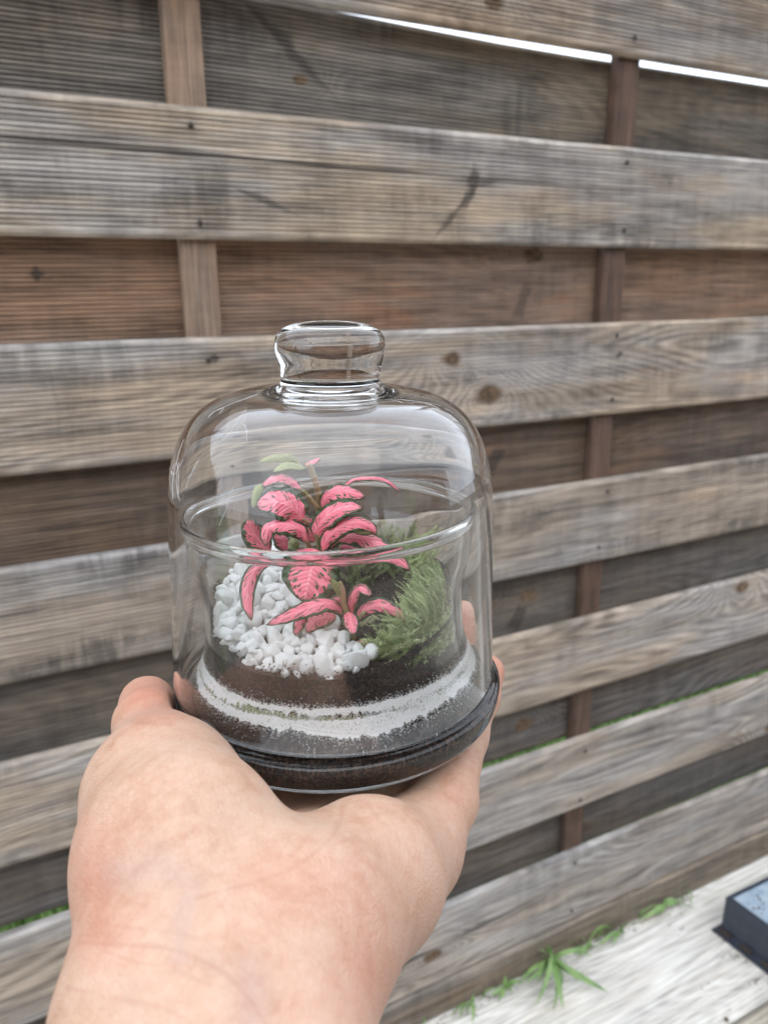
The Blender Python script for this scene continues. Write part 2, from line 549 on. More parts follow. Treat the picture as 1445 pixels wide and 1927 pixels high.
def box_vf(x0, x1, y0, y1, z0, z1, c=.002):
    bm = bmesh.new()
    bmesh.ops.create_cube(bm, size=1)
    for v in bm.verts:
        v.co = Vector((x0 + (v.co.x + .5) * (x1 - x0), y0 + (v.co.y + .5) * (y1 - y0), z0 + (v.co.z + .5) * (z1 - z0)))
    if c:
        bmesh.ops.bevel(bm, geom=bm.edges[:], offset=c, segments=1, affect='EDGES')
    bm.verts.index_update()
    V = [tuple(v.co) for v in bm.verts]
    F = [tuple(v.index for v in f.verts) for f in bm.faces]
    bm.free()
    return V, F

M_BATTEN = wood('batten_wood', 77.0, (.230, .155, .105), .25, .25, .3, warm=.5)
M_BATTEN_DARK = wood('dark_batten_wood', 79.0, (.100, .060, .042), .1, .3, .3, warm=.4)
M_RAIL = wood('rail_wood', 88.0, (.200, .165, .125), .4, .30, .5, warm=.3)
bxs = [.2626 * U + k * .686 * U for k in range(-4, 12)]
bw = .0225 * U
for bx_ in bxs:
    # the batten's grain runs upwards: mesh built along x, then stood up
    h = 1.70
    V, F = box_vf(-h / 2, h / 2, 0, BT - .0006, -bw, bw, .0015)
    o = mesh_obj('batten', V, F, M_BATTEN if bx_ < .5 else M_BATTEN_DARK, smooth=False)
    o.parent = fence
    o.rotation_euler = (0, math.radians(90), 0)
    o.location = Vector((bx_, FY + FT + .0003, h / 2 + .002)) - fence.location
# bottom rail standing on the deck just below the lowest plank
V, F = box_vf(-(FX1 - FX0) / 2, (FX1 - FX0) / 2, -.003, .030, 0, zz(-1.288) - .0015, .004)
o = mesh_obj('bottom_rail', V, F, M_RAIL, smooth=False)
o.parent = fence
o.location = Vector(((FX0 + FX1) / 2, FY, 0)) - fence.location
# nail heads over the battens
nv, nf = [], []
for k in range(8):
    w = k * math.pi / 4
    nv.append((.0032 * math.cos(w), 0, .0032 * math.sin(w)))
for k in range(8):
    w = k * math.pi / 4
    nv.append((.0024 * math.cos(w), -.0011, .0024 * math.sin(w)))
nf = [(k, (k + 1) % 8, 8 + (k + 1) % 8, 8 + k) for k in range(8)] + [tuple(range(8, 16))]
nail_me = None
for (a, b) in front_z:
    for bx_ in bxs[3:7]:
        for fr in (.16, .84):
            z = zz(b) + fr * (zz(a) - zz(b)) + rng.uniform(-.004, .004)
            if nail_me is None:
                o = mesh_obj('nail', nv, nf, M_NAIL)
                nail_me = o.data
            else:
                o = bpy.data.objects.new('nail', nail_me)
                COL.objects.link(o)
            o.parent = fence
            o.location = Vector((bx_ + rng.uniform(-.006, .006), FY + .0001, z)) - fence.location

# ------------------------------------------------------------------ deck
deck = empty('deck', (1.0, .4, 0))
tag(deck, 'pale weathered wooden deck at the foot of the fence', 'deck', kind='structure')
gap_p = on_plane(1412, 1903, np.array([0, 0, 0.]), np.array([0, 0, 1.]))
y_edge = gap_p[1]                                    # joint between the first and second board
def deck_board(y0, y1, seed, tone):
    V, F = [], []
    w = y1 - y0
    prof = [(-w / 2, -.022), (-w / 2, -.003), (-w / 2 + .003, 0)]
    n = max(6, int(w / .0095))
    z = -w / 2 + .004
    per = (w - .008) / n
    for i in range(n):
        prof += [(z + per * .5, 0), (z + per * .62, -.0016), (z + per * .88, -.0016), (z + per, 0)]
        z += per
    prof += [(w / 2 - .003, 0), (w / 2, -.003), (w / 2, -.022)]
    m = len(prof)
    L = 9.4
    for x in (-L / 2, L / 2):
        for (a, b) in prof:
            V.append((x, b, a))                       # z of the mesh = across, so the wood grain follows
    F = [(k, k + 1, m + k + 1, m + k) for k in range(m - 1)] + [(m - 1, 0, m, 2 * m - 1)]
    F += [tuple(range(m))[::-1], tuple(range(m, 2 * m))]
    mat = wood('deck_wood', seed, tone, .25, .06, .4, warm=.10, smw=.04, wear=.32)
    o = mesh_obj('deck_board', V, F, mat, smooth=False)
    o.rotation_euler = (math.radians(90), 0, 0)
    o.parent = deck
    o.location = Vector((2.4, (y0 + y1) / 2, 0)) - deck.location
bwid = .145
y1 = FY - .004
deck_board(y_edge + .003, FY + .05, 3.3, (.62, .60, .55))
y1 = y_edge - .003
k = 0
while y1 > -1.2:
    deck_board(y1 - bwid, y1, 11.3 + k * 1.9, (.40, .36, .29))
    y1 -= bwid + .006
    k += 1
print('first deck board from', y_edge)

# ------------------------------------------------------------------ added unseen wall and roof behind the lens, to dim fence light and reflections
added_house = empty('added_house', (1.0, -2.6, 0))
tag(added_house, 'unseen brick wall and roof added to dim the fence and darken reflections in the glass', 'added_house')
M_BRICK = simple_noise('dark_brick', (.10, .065, .05), (.20, .13, .10), 14, .9, .004)
M_ROOF = simple_noise('roof_tile', (.05, .045, .045), (.10, .09, .085), 20, .8)
def part_box(name, parent, b, mat, c=.01):
    V, F = box_vf(*b, c)
    return child(mesh_obj(name, V, F, mat, smooth=False), parent)
part_box('wall', added_house, (-5, 6, -3.0, -2.6, -.14, 2.7), M_BRICK)
V = [(-5.3, -2.15, 2.72), (6.3, -2.15, 2.72), (6.3, -5.4, 4.6), (-5.3, -5.4, 4.6), (-5.3, -2.15, 2.62), (6.3, -2.15, 2.62), (6.3, -5.4, 4.5), (-5.3, -5.4, 4.5)]
child(mesh_obj('roof', V, [(0, 1, 2, 3), (7, 6, 5, 4), (0, 4, 5, 1), (1, 5, 6, 2), (2, 6, 7, 3), (3, 7, 4, 0)], M_ROOF, smooth=False), added_house)

# ------------------------------------------------------------------ plastic tray on the deck
def deck_pt(px, py, z=0.0):
    return on_plane(px, py, np.array([0, 0, z]), np.array([0, 0, 1.]))
HT = .083
c_led = deck_pt(1338, 1748, .004)                      # outer corner of its foot
e_front = deck_pt(1445, 1832, .004) - c_led            # the edge that runs towards the viewer
e_front[2] = 0
e_front /= np.linalg.norm(e_front)
c_top = deck_pt(1358, 1682, HT)
e_back = deck_pt(1445, 1640, HT) - c_top
e_back[2] = 0
e_back /= np.linalg.norm(e_back)
tray = empty('plastic_tray', tuple(c_led))
tag(tray, 'dark blue plastic tray with a flanged foot lying on the pale deck', 'tray')
TW, TD = .34, .24
def quadring(levels):
    """levels: (inset, z) from the foot upwards; a box shell with its corner at c_led."""
    V, F = [], []
    for ins, z in levels:
        for (s, t) in ((0, 0), (1, 0), (1, 1), (0, 1)):
            sa = ins if s == 0 else TW - ins
            ta = ins if t == 0 else TD - ins
            V.append(c_led + e_back * sa + e_front * ta + np.array([0, 0, z - c_led[2]]))
    for i in range(len(levels) - 1):
        for k in range(4):
            F.append((i * 4 + k, i * 4 + (k + 1) % 4, i * 4 + 4 + (k + 1) % 4, i * 4 + 4 + k))
    return V, F
ins_t = max(.008, float(np.linalg.norm((c_top - c_led)[:2])) * .6)
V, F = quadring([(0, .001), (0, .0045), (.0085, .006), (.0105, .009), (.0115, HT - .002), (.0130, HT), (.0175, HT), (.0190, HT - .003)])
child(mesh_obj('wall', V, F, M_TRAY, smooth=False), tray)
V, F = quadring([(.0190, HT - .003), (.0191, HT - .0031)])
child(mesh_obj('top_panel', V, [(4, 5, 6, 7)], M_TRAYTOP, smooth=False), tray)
for k in range(5):                                     # slots in the foot of the tray
    t0 = .012 + k * .042
    pts = []
    z = .0050
    for (s, t) in ((.0040, t0), (.0040, t0 + .022), (.0112, t0 + .022), (.0112, t0)):
        pts.append(c_led + e_back * s + e_front * t + np.array([0, 0, z - c_led[2]]))
    top = [p + np.array([0, 0, .0075]) for p in pts]
    V = pts + top
    F = [(0, 1, 2, 3), (7, 6, 5, 4), (0, 4, 5, 1), (1, 5, 6, 2), (2, 6, 7, 3), (3, 7, 4, 0)]
    child(mesh_obj('slot', V, F, M_NAIL, smooth=False), tray)

# crumbs of earth on the deck and tray
V, F = [], []
def crumb(c, r):
    k = len(V)
    for d in ((1, 0, 0), (-1, 0, 0), (0, 1, 0), (0, -1, 0), (0, 0, 1), (0, 0, -1)):
        V.append(np.array(c) + np.array(d) * r * rng.uniform(.6, 1.2))
    for f in ((0, 2, 4), (2, 1, 4), (1, 3, 4), (3, 0, 4), (2, 0, 5), (1, 2, 5), (3, 1, 5), (0, 3, 5)):
        F.append(tuple(k + q for q in f))
for (px, py, s) in ((1270, 1745, 8), (1360, 1765, 6), (1400, 1800, 9), (1380, 1800, 8), (1420, 1850, 10), (1330, 1850, 6), (1368, 1918, 3)):
    for i in range(s):
        p = deck_pt(px + rng.normal(0, 9), py + rng.normal(0, 6), .001)
        crumb(p, rng.uniform(.0006, .0022))
crumb(deck_pt(1366, 1918, .004), .0045)
for i in range(40):
    p = deck_pt(rng.uniform(1375, 1445), rng.uniform(1640, 1720), HT - .002)
    q = p - c_led
    if .024 < q @ e_back < TW - .02 and .024 < q @ e_front < TD:
        crumb(p, rng.uniform(.0005, .003))
tag(mesh_obj('soil_crumbs', V, F, M_DECK_DIRT, smooth=False), 'dark crumbs of earth scattered on deck and tray', 'soil crumbs', kind='stuff')

# ------------------------------------------------------------------ weeds between fence and deck
def blade(base, tip, width, arch, n=7, roll=0.0):
    base, tip = np.asarray(base, float), np.asarray(tip, float)
    t = tip - base
    L = np.linalg.norm(t)
    t = t / L
    side = np.cross(t, [0, 0, 1.])
    side /= np.linalg.norm(side) + 1e-9
    up = np.cross(side, t)
    side, up = side * math.cos(roll) + up * math.sin(roll), up * math.cos(roll) - side * math.sin(roll)
    V, F = [], []
    for i in range(n + 1):
        v = i / n
        c = base + t * L * v + up * arch * L * math.sin(math.pi * v * .85)
        w = width * (math.sin(math.pi * min(1, v ** .75 * .97 + .03)) ** .8) * .5 + .0003
        V += [c - side * w + up * w * .25, c, c + side * w + up * w * .25]
    for i in range(n):
        for k in (0, 1):
            F.append((i * 3 + k, i * 3 + k + 1, i * 3 + 4 + k, i * 3 + 3 + k))
    return V, F
def weed(label, root_px, leaves, stemh=.02):
    root = deck_pt(*root_px)
    root[1] = min(root[1], FY - .008)
    w = empty('weed', tuple(root))
    tag(w, label, 'weed', 'weeds growing between fence and deck')
    top = root + np.array([0, -.006, stemh])
    V, F = tube([root, (root + top) / 2 + np.array([.002, 0, 0]), top], [.0016, .0014, .001], 6)
    child(mesh_obj('stem', V, F, M_WEED), w)
    for (px, py, z, wd, arch) in leaves:
        tip = deck_pt(px, py, z)
        V, F = blade(top - np.array([0, 0, rng.uniform(0, stemh * .7)]), tip, wd * .78, arch * rng.uniform(.8, 2.0), roll=rng.uniform(-.8, .8))
        child(mesh_obj('leaf', V, F, M_WEED), w)
weed('large tuft of narrow green weed leaves spread over the deck', (1030, 1815),
     [(1035, 1908, .003, .011, .10), (1060, 1905, .004, .014, .12), (1144, 1868, .003, .014, .10), (1112, 1806, .020, .011, .10),
      (1004, 1893, .003, .010, .10), (985, 1850, .010, .011, .15), (1012, 1790, .050, .011, .10), (1075, 1835, .012, .010, .15), (1048, 1868, .008, .010, .15),
      (975, 1862, .006, .010, .15), (1062, 1800, .045, .010, .10), (1095, 1785, .030, .010, .15), (1030, 1780, .060, .009, .05), (1020, 1860, .015, .010, .2), (1085, 1850, .005, .009, .2)], .040)
weed('bright small weed rosette left of the large tuft by the rail', (945, 1862),
     [(978, 1846, .02, .012, .15), (935, 1882, .004, .009, .15), (922, 1875, .006, .008, .15), (962, 1872, .004, .008, .2), (950, 1836, .03, .009, .1), (968, 1855, .02, .010, .2)], .018)
weed('thin pale weed sprig beside the wrist at the deck edge', (885, 1892),
     [(888, 1927, .004, .007, .15), (868, 1925, .003, .007, .2), (892, 1870, .03, .007, .1), (850, 1922, .006, .007, .2), (880, 1912, .004, .006, .2)], .02)
weed('broad leaved weed at the far end of the row below the plank', (1240, 1708),
     [(1274, 1694, .022, .018, .1), (1262, 1716, .006, .014, .12), (1226, 1722, .004, .012, .15), (1206, 1732, .004, .011, .15), (1250, 1690, .03, .012, .1), (1240, 1724, .004, .009, .15)], .022)
weed('low fine weed between the broad leaved weed and the large tuft', (1160, 1752),
     [(1192, 1742, .012, .010, .12), (1150, 1780, .003, .008, .15), (1138, 1768, .005, .008, .15), (1175, 1758, .005, .008, .2), (1120, 1788, .004, .008, .2), (1104, 1800, .004, .007, .2), (1165, 1735, .03, .007, .1), (1132, 1752, .02, .008, .1)], .016)
weed('row of tiny weed shoots along the rail beside the large tuft', (1095, 1780),
     [(1110, 1770, .012, .007, .1), (1085, 1800, .003, .007, .15), (1100, 1798, .003, .006, .2), (1078, 1785, .012, .006, .2), (1090, 1764, .025, .006, .1), (1118, 1782, .004, .006, .2)], .014)
V, F = [], []
for i in range(45):
    x = rng.uniform(.44, 1.12)
    if rng.random() > .35 + .65 * abs(math.sin(x * 17)):
        continue
    b0 = np.array([x, FY - .004 - abs(rng.normal(0, .004)), 0.0])
    tip = b0 + np.array([rng.normal(0, .018), -abs(rng.normal(0, .018)), rng.uniform(.006, .030)])
    v, f = blade(b0, tip, rng.uniform(.0018, .0038), rng.uniform(.1, .4), n=4)
    k = len(V)
    V += v
    F += [tuple(k + q for q in ff) for ff in f]
tag(mesh_obj('grass_shoots', V, F, M_WEED), 'fine grass shoots along the joint of rail and deck', 'grass', kind='stuff')
# cracked leaf litter and dirt stuck in the corner of deck and rail
V, F = [], []
for i in range(260):
    p = deck_pt(rng.uniform(860, 1290), 0.0 + 1700, .0)
    x = rng.uniform(.42, 1.1)
    crumb(np.array([x, FY - .006 - abs(rng.normal(0, .010)), .001]), rng.uniform(.0005, .0020))
tag(mesh_obj('dirt_line', V, F, M_DECK_DIRT, smooth=False), 'line of dirt crumbs in the corner of deck and rail', 'dirt', kind='stuff')

# ------------------------------------------------------------------ jar frame
JO = CAM + 0.26702766 * FW - 0.01580549 * RT - 0.05614805 * UP
def jar_frame(a, b):
    ex = np.array([math.cos(YAW), -math.sin(YAW), 0])
    ey = np.array([math.sin(YAW), math.cos(YAW), 0])
    ez = np.array([0, 0, 1.])
    X = ex * math.cos(a) + ez * math.sin(a)
    Z = -ex * math.sin(a) + ez * math.cos(a)
    return np.array([X, ey * math.cos(b) - Z * math.sin(b), Z * math.cos(b) + ey * math.sin(b)])
JF = jar_frame(.0202, -.0079)
DF = jar_frame(-.0130, 0.0)
DO = JO + JF[0] * (-.0010) + JF[2] * .0024
def mat4(o, Fm):
    return Matrix(((Fm[0][0], Fm[1][0], Fm[2][0], o[0]), (Fm[0][1], Fm[1][1], Fm[2][1], o[1]), (Fm[0][2], Fm[1][2], Fm[2][2], o[2]), (0, 0, 0, 1)))
JM, DM = mat4(JO, JF), mat4(DO, DF)
def jl(x, y, h):
    return JO + x * JF[0] + y * JF[1] + h * JF[2]
def px_local(px, py, yl):
    """Jar-local point seen at a photo pixel, on the plane local y = yl."""
    p = on_plane(px, py, JO + JF[1] * yl, JF[1]) - JO
    return np.array([p @ JF[0], p @ JF[1], p @ JF[2]])

def lathe(prof, seg=160, closed=False):
    V, F = [], []
    n = len(prof)
    for (r, h) in prof:
        for k in range(seg):
            w = 2 * math.pi * k / seg
            V.append((r * math.cos(w), r * math.sin(w), h))
    for i in range(n - 1 if not closed else n):
        j = (i + 1) % n
        for k in range(seg):
            k2 = (k + 1) % seg
            F.append((i * seg + k, i * seg + k2, j * seg + k2, j * seg + k))
    return V, F

# dome: wall and knob are one piece of glass, split at the neck
dome_out = catmull([(.0535, .0015), (.0531, .012), (.0523, .03), (.0516, .050), (.0512, .058), (.0506, .0665), (.0492, .0745), (.0461, .0825),
                    (.0412, .0888), (.0345, .0930), (.0268, .0951), (.0200, .0960), (.0162, .0972)], 7)
knob_out = catmull([(.0162, .0972), (.0153, .0985), (.0152, .1002), (.0157, .1035), (.0165, .1072), (.0168, .1100), (.0163, .1127), (.0147, .1149), (.0113, .1165), (.0060, .1174), (.00005, .1177)], 8)
knob_out[:, 1] = .0972 + (knob_out[:, 1] - .0972) * .93
tin = .0019
d_in = catmull([(.0535 - tin, .0015), (.0512, .012), (.0504, .03), (.0497, .050), (.0493, .058), (.0487, .0660), (.0472, .0732), (.0440, .0808),
                (.0392, .0866), (.0325, .0905), (.0250, .0924), (.0180, .0930), (.0135, .0929), (.0112, .0922), (.0085, .0917), (.0045, .0920), (.00005, .0921)], 7)
rim = catmull([(.0535 - tin, .0015), (.0521, .0005), (.0530, .0005), (.0535, .0015)], 4)
prof = np.vstack([d_in[::-1], rim[1:-1], dome_out])
dome = empty('glass_dome')
tag(dome, 'clear glass cloche dome with a solid knob covering the planted cup', 'glass dome')
dome.matrix_world = DM
V, F = lathe(prof)
o = mesh_obj('dome_wall', V, F, GLASS)
o.parent = dome
V, F = lathe(knob_out)
o = mesh_obj('knob', V, F, GLASS)
o.parent = dome

# cup with its wide saucer foot
c_out = catmull([(.00005, -.0106), (.030, -.0106), (.0465, -.0106), (.0510, -.0098), (.0538, -.0065), (.0550, -.001), (.0545, .0006), (.0525, .0012),
                 (.0500, .0038), (.0468, .0082), (.0445, .0132), (.0431, .0185), (.0425, .025), (.0424, .032), (.0428, .037), (.0438, .042), (.0450, .047), (.0458, .053), (.0462, .0580)], 6)
c_rim = catmull([(.0462, .0580), (.0469, .0590), (.0471, .0602), (.0466, .0613), (.0456, .0617), (.0446, .0612), (.0442, .0600), (.0444, .0585)], 4)
c_in = catmull([(.0444, .0585), (.0441, .053), (.0433, .047), (.0421, .042), (.0411, .037), (.0407, .032), (.0408, .025), (.0414, .0185), (.0428, .0126), (.0452, .0070),
                (.0484, .0022), (.0512, -.0002), (.0528, -.0018), (.0532, -.0035), (.0522, -.0058), (.0500, -.0074), (.0450, -.0079), (.030, -.0079), (.00005, -.0079)], 6)
prof = np.vstack([c_out, c_rim[1:], c_in[1:]])
V, F = lathe(prof)
cup = mesh_obj('glass_cup', V, F, GLASS2)
cup.matrix_world = JM
tag(cup, 'clear glass cup with a wide saucer foot holding soil and plants', 'glass cup')

# ------------------------------------------------------------------ soil, sand
def ringnoise(seed, amp, octs=(3, 7, 17, 41, 97, 150), seg=480):
    r = np.random.default_rng(seed)
    w = np.arange(seg) * 2 * math.pi / seg
    s = np.zeros(seg)
    for o in octs:
        s += np.sin(o * w + r.uniform(0, 6.28)) * r.uniform(.4, 1) / o ** .45
    s += r.normal(0, .35, seg)
    return s / np.abs(s).max() * amp
SEG = 480
wv = np.arange(SEG) * 2 * math.pi / SEG
def soil_surface(x, y):
    """Top of the soil (jar-local) under pebbles, plants and moss."""
    return .0205 + .17 * (y + .040) + .006 * max(0, x / .04)
gapg = -.00015
V, F = [], []
inp = [(r - gapg, h) for r, h in c_in if h < .0225][::1]
inp = inp[::-1]                                             # from the bottom centre up the wall
rows = []
for (r, h) in inp:
    if h < -.0070:
        r, h = min(r, .0500), -.0072
    row = []
    for w in wv:                                            # the soil stands back a little where moss is pressed to the glass
        a_ = (w + math.pi) % (2 * math.pi) - math.pi
        ins = .0016 * min(1, max(0, (h - .0172) / .002)) * math.exp(-((a_ + .62) / .48) ** 4) if h > 0 else 0
        row.append((max(r - ins, 1e-5) * math.cos(w), max(r - ins, 1e-5) * math.sin(w), h))
    rows.append(row)
rr = np.random.default_rng(3)
for f in (1.0, .97, .9, .75, .55, .3, .02):
    row = []
    for w in wv:
        x, y = .0403 * f * math.cos(w), .0403 * f * math.sin(w)
        row.append((x, y, soil_surface(x, y) + rr.normal(0, .0003)))
    rows.append(row)
V = [p for row in rows for p in row]
for i in range(len(rows) - 1):
    for k in range(SEG):
        k2 = (k + 1) % SEG
        F.append((i * SEG + k, i * SEG + k2, (i + 1) * SEG + k2, (i + 1) * SEG + k))
soil = mesh_obj('soil', V, F, M_SOIL)
soil.matrix_world = JM
tag(soil, 'dark brown potting soil filling the foot of the glass cup', 'soil', kind='stuff')

# sand bands lie against the inside of the glass shoulder
shoulder = np.array([(r, h) for r, h in c_in if -.001 < h < .020 and r < .0515])
shoulder = shoulder[np.argsort(shoulder[:, 1])]
def on_shoulder(h):
    return np.interp(h, shoulder[:, 1], shoulder[:, 0])
def sand_band(name, h_lo, h_hi, seed, mat, label, off, grains):
    lo = h_lo + ringnoise(seed, .0017, octs=(3, 5, 9, 17, 31, 67, 140), seg=SEG) + .0006 * np.sin(2 * wv + seed)
    hi = h_hi + ringnoise(seed + 1, .0008, seg=SEG) + .0004 * np.sin(3 * wv + seed)
    front_right = np.exp(-((np.angle(np.exp(1j * (wv + .55)))) / .55) ** 2)
    if name == 'white_sand' and h_lo < .008:
        lo = lo + .0010 * front_right - .0016 * np.exp(-((np.angle(np.exp(1j * (wv + 1.42)))) / .34) ** 2)
        hi = hi + .0016 * front_right
    if name == 'green_sand':
        squeeze = np.clip(1 - 1.25 * front_right, .02, 1)
        mid_ = (lo + hi) / 2
        lo, hi = mid_ - (hi - lo) * .5 * squeeze, mid_ + (hi - lo) * .5 * squeeze
    V, F = [], []
    nr = 8
    for i in range(nr + 1):
        t = i / nr
        for k in range(SEG):
            h = lo[k] + (hi[k] - lo[k]) * t
            r = on_shoulder(h) - off
            V.append((r * math.cos(wv[k]), r * math.sin(wv[k]), h))
    for i in range(nr):
        for k in range(SEG):
            k2 = (k + 1) % SEG
            F.append((i * SEG + k, i * SEG + k2, (i + 1) * SEG + k2, (i + 1) * SEG + k))
    r_ = np.random.default_rng(seed + 5)
    for i in range(grains):                                 # loose grains past both borders
        k = r_.integers(SEG)
        up_ = r_.random() < .5
        h = (hi[k] + r_.exponential(.0005)) if up_ else (lo[k] - r_.exponential(.0008))
        h = min(max(h, -.0004), .0195)
        r = on_shoulder(h) + .00020
        w = wv[k] + r_.uniform(-.006, .006)
        c = np.array([r * math.cos(w), r * math.sin(w), h])
        s = r_.uniform(.00007, .00019)
        b = len(V)
        for d in ((1, 1, 1), (-1, -1, 1), (-1, 1, -1), (1, -1, -1)):
            V.append(c + np.array(d) * s * r_.uniform(.5, 1.1))
        F += [(b, b + 1, b + 2), (b, b + 3, b + 1), (b, b + 2, b + 3), (b + 1, b + 3, b + 2)]
    o = mesh_obj(name, V, F, mat)
    o.matrix_world = JM
    tag(o, label, 'sand', kind='stuff')
sand_band('white_sand', .0104, .0132, 11, M_WSAND, 'upper ring of white sand along the soil in the cup', -.00022, 9000)
sand_band('green_sand', .0092, .0110, 21, M_GSAND, 'thin ring of green sand between the white sand rings', -.00019, 2500)
sand_band('white_sand', .0066, .0095, 31, M_WSAND, 'lower ring of white sand nearest the rim of the foot', -.00022, 9000)

# ------------------------------------------------------------------ pebbles
def pebble_mesh(seed):
    r = np.random.default_rng(seed)
    bm = bmesh.new()
    sc = np.array([r.uniform(.9, 1.3), r.uniform(.8, 1.05), r.uniform(.62, .9)])
    pts = []
    while len(pts) < 17:
        d = r.normal(size=3)
        d /= np.linalg.norm(d)
        if all(np.linalg.norm(d - q) > .45 for q in pts):
            pts.append(d)
    for d in pts:
        bm.verts.new(Vector(d * sc * r.uniform(.82, 1.05)))
    bmesh.ops.convex_hull(bm, input=bm.verts[:])
    bmesh.ops.dissolve_limit(bm, angle_limit=math.radians(16), verts=bm.verts[:], edges=bm.edges[:])
    bmesh.ops.bevel(bm, geom=bm.edges[:], offset=.16, segments=3, profile=.5, affect='EDGES', clamp_overlap=True)
    if max(v.co.length for v in bm.verts) > 1.42:
        bm.free()
        return pebble_mesh(seed + 1000)
    me = bpy.data.meshes.new('pebble')
    bm.to_mesh(me)
    bm.free()
    me.polygons.foreach_set('use_smooth', [True] * len(me.polygons))
    me.materials.append(M_PEBBLE)
    return me
pm = [pebble_mesh(100 + i) for i in range(12)]
peb = [(np.array([.0080, -.0340, .0235]), .0046), (np.array([-.0010, -.0352, .0228]), .0040), (np.array([.0125, -.0325, .0255]), .0034)]
def heap(x, y):
    return .0225 + .205 * (y + .042) + max(0, -x - .02) * .12
rp = np.random.default_rng(5)
tries = 0
while len(peb) < 300 and tries < 60000:
    tries += 1
    s = rp.uniform(.0021, .0040) if tries < 25000 else rp.uniform(.0012, .0019)
    R = .0402 - s * .98
    x, y = rp.uniform(-.041, .02), rp.uniform(-.041, .033)
    if x * x + y * y > R * R:
        continue
    if x > .0135 - (y + .039) * .56 + rp.normal(0, .0012):
        continue
    h = heap(x, y) - rp.uniform(0, .0055) - s * .2
    if x * x + y * y > (R - .0035) ** 2:
        h = heap(x, y) - rp.uniform(-.001, .0075)
    if h < soil_surface(x, y) - .001:
        h = soil_surface(x, y) + s * .4
    c = np.array([x, y, h])
    if all(np.linalg.norm(c - q[0]) > (s + q[1]) * .62 for q in peb):
        peb.append((c, s))
for i, (c, s) in enumerate(peb):
    o = bpy.data.objects.new('pebble', pm[i % 12])
    COL.objects.link(o)
    o.location = Vector(jl(*c))
    o.rotation_euler = tuple(rp.uniform(0, 6.28, 3))
    o.scale = (s * 1.12,) * 3
    if i == 0:
        tag(o, 'largest rounded white pebble at the front right foot of the heap', 'pebble', 'white pebbles in the cup')
    elif c[1] < -.026:
        tag(o, 'white quartz pebble at the foot of the heap by the front glass', 'pebble', 'white pebbles by the front glass')
    elif c[1] < -.004:
        tag(o, 'white quartz pebble in the middle slope of the heap before the pink plants', 'pebble', 'white pebbles on the middle slope')
    else:
        tag(o, 'white quartz pebble high on the rear slope behind the hanging pink leaf', 'pebble', 'white pebbles on the rear slope')
print('pebbles', len(peb))

V, F = [], []
for i in range(420):                                       # soil specks clinging to the lower pebbles and the glass
    c, s = peb[rp.integers(len(peb))]
    front = -c[1] / .04
    if rp.random() > .25 + .6 * max(0, front):
        continue
    d = rp.normal(size=3)
    d[1] = -abs(d[1])
    d /= np.linalg.norm(d)
    crumb(jl(*(c + d * s * .98)), rp.uniform(.00005, .00030) * rp.uniform(.5, 1))
for i in range(500):
    w = rp.uniform(math.pi * .95, 1.75 * math.pi)
    h = .0205 + abs(rp.normal(0, .0022)) + (.010 * max(0, -math.cos(w) - .80) * rp.random() / .2)
    r = .0404
    crumb(jl(r * math.cos(w), r * math.sin(w), h), rp.uniform(.00012, .0004))
for i in range(900):                                       # damp soil smeared on the left wall
    w = rp.normal(1.03, .055) * math.pi
    h = rp.uniform(.0195, .034)
    if rp.random() < (h - .022) / .02:
        continue
    crumb(jl(.0405 * math.cos(w), .0405 * math.sin(w), h), rp.uniform(.00010, .00048))
tag(mesh_obj('soil_specks', V, F, M_SPECK, smooth=False), 'dark soil specks stuck to the white pebbles and glass', 'soil specks', kind='stuff')

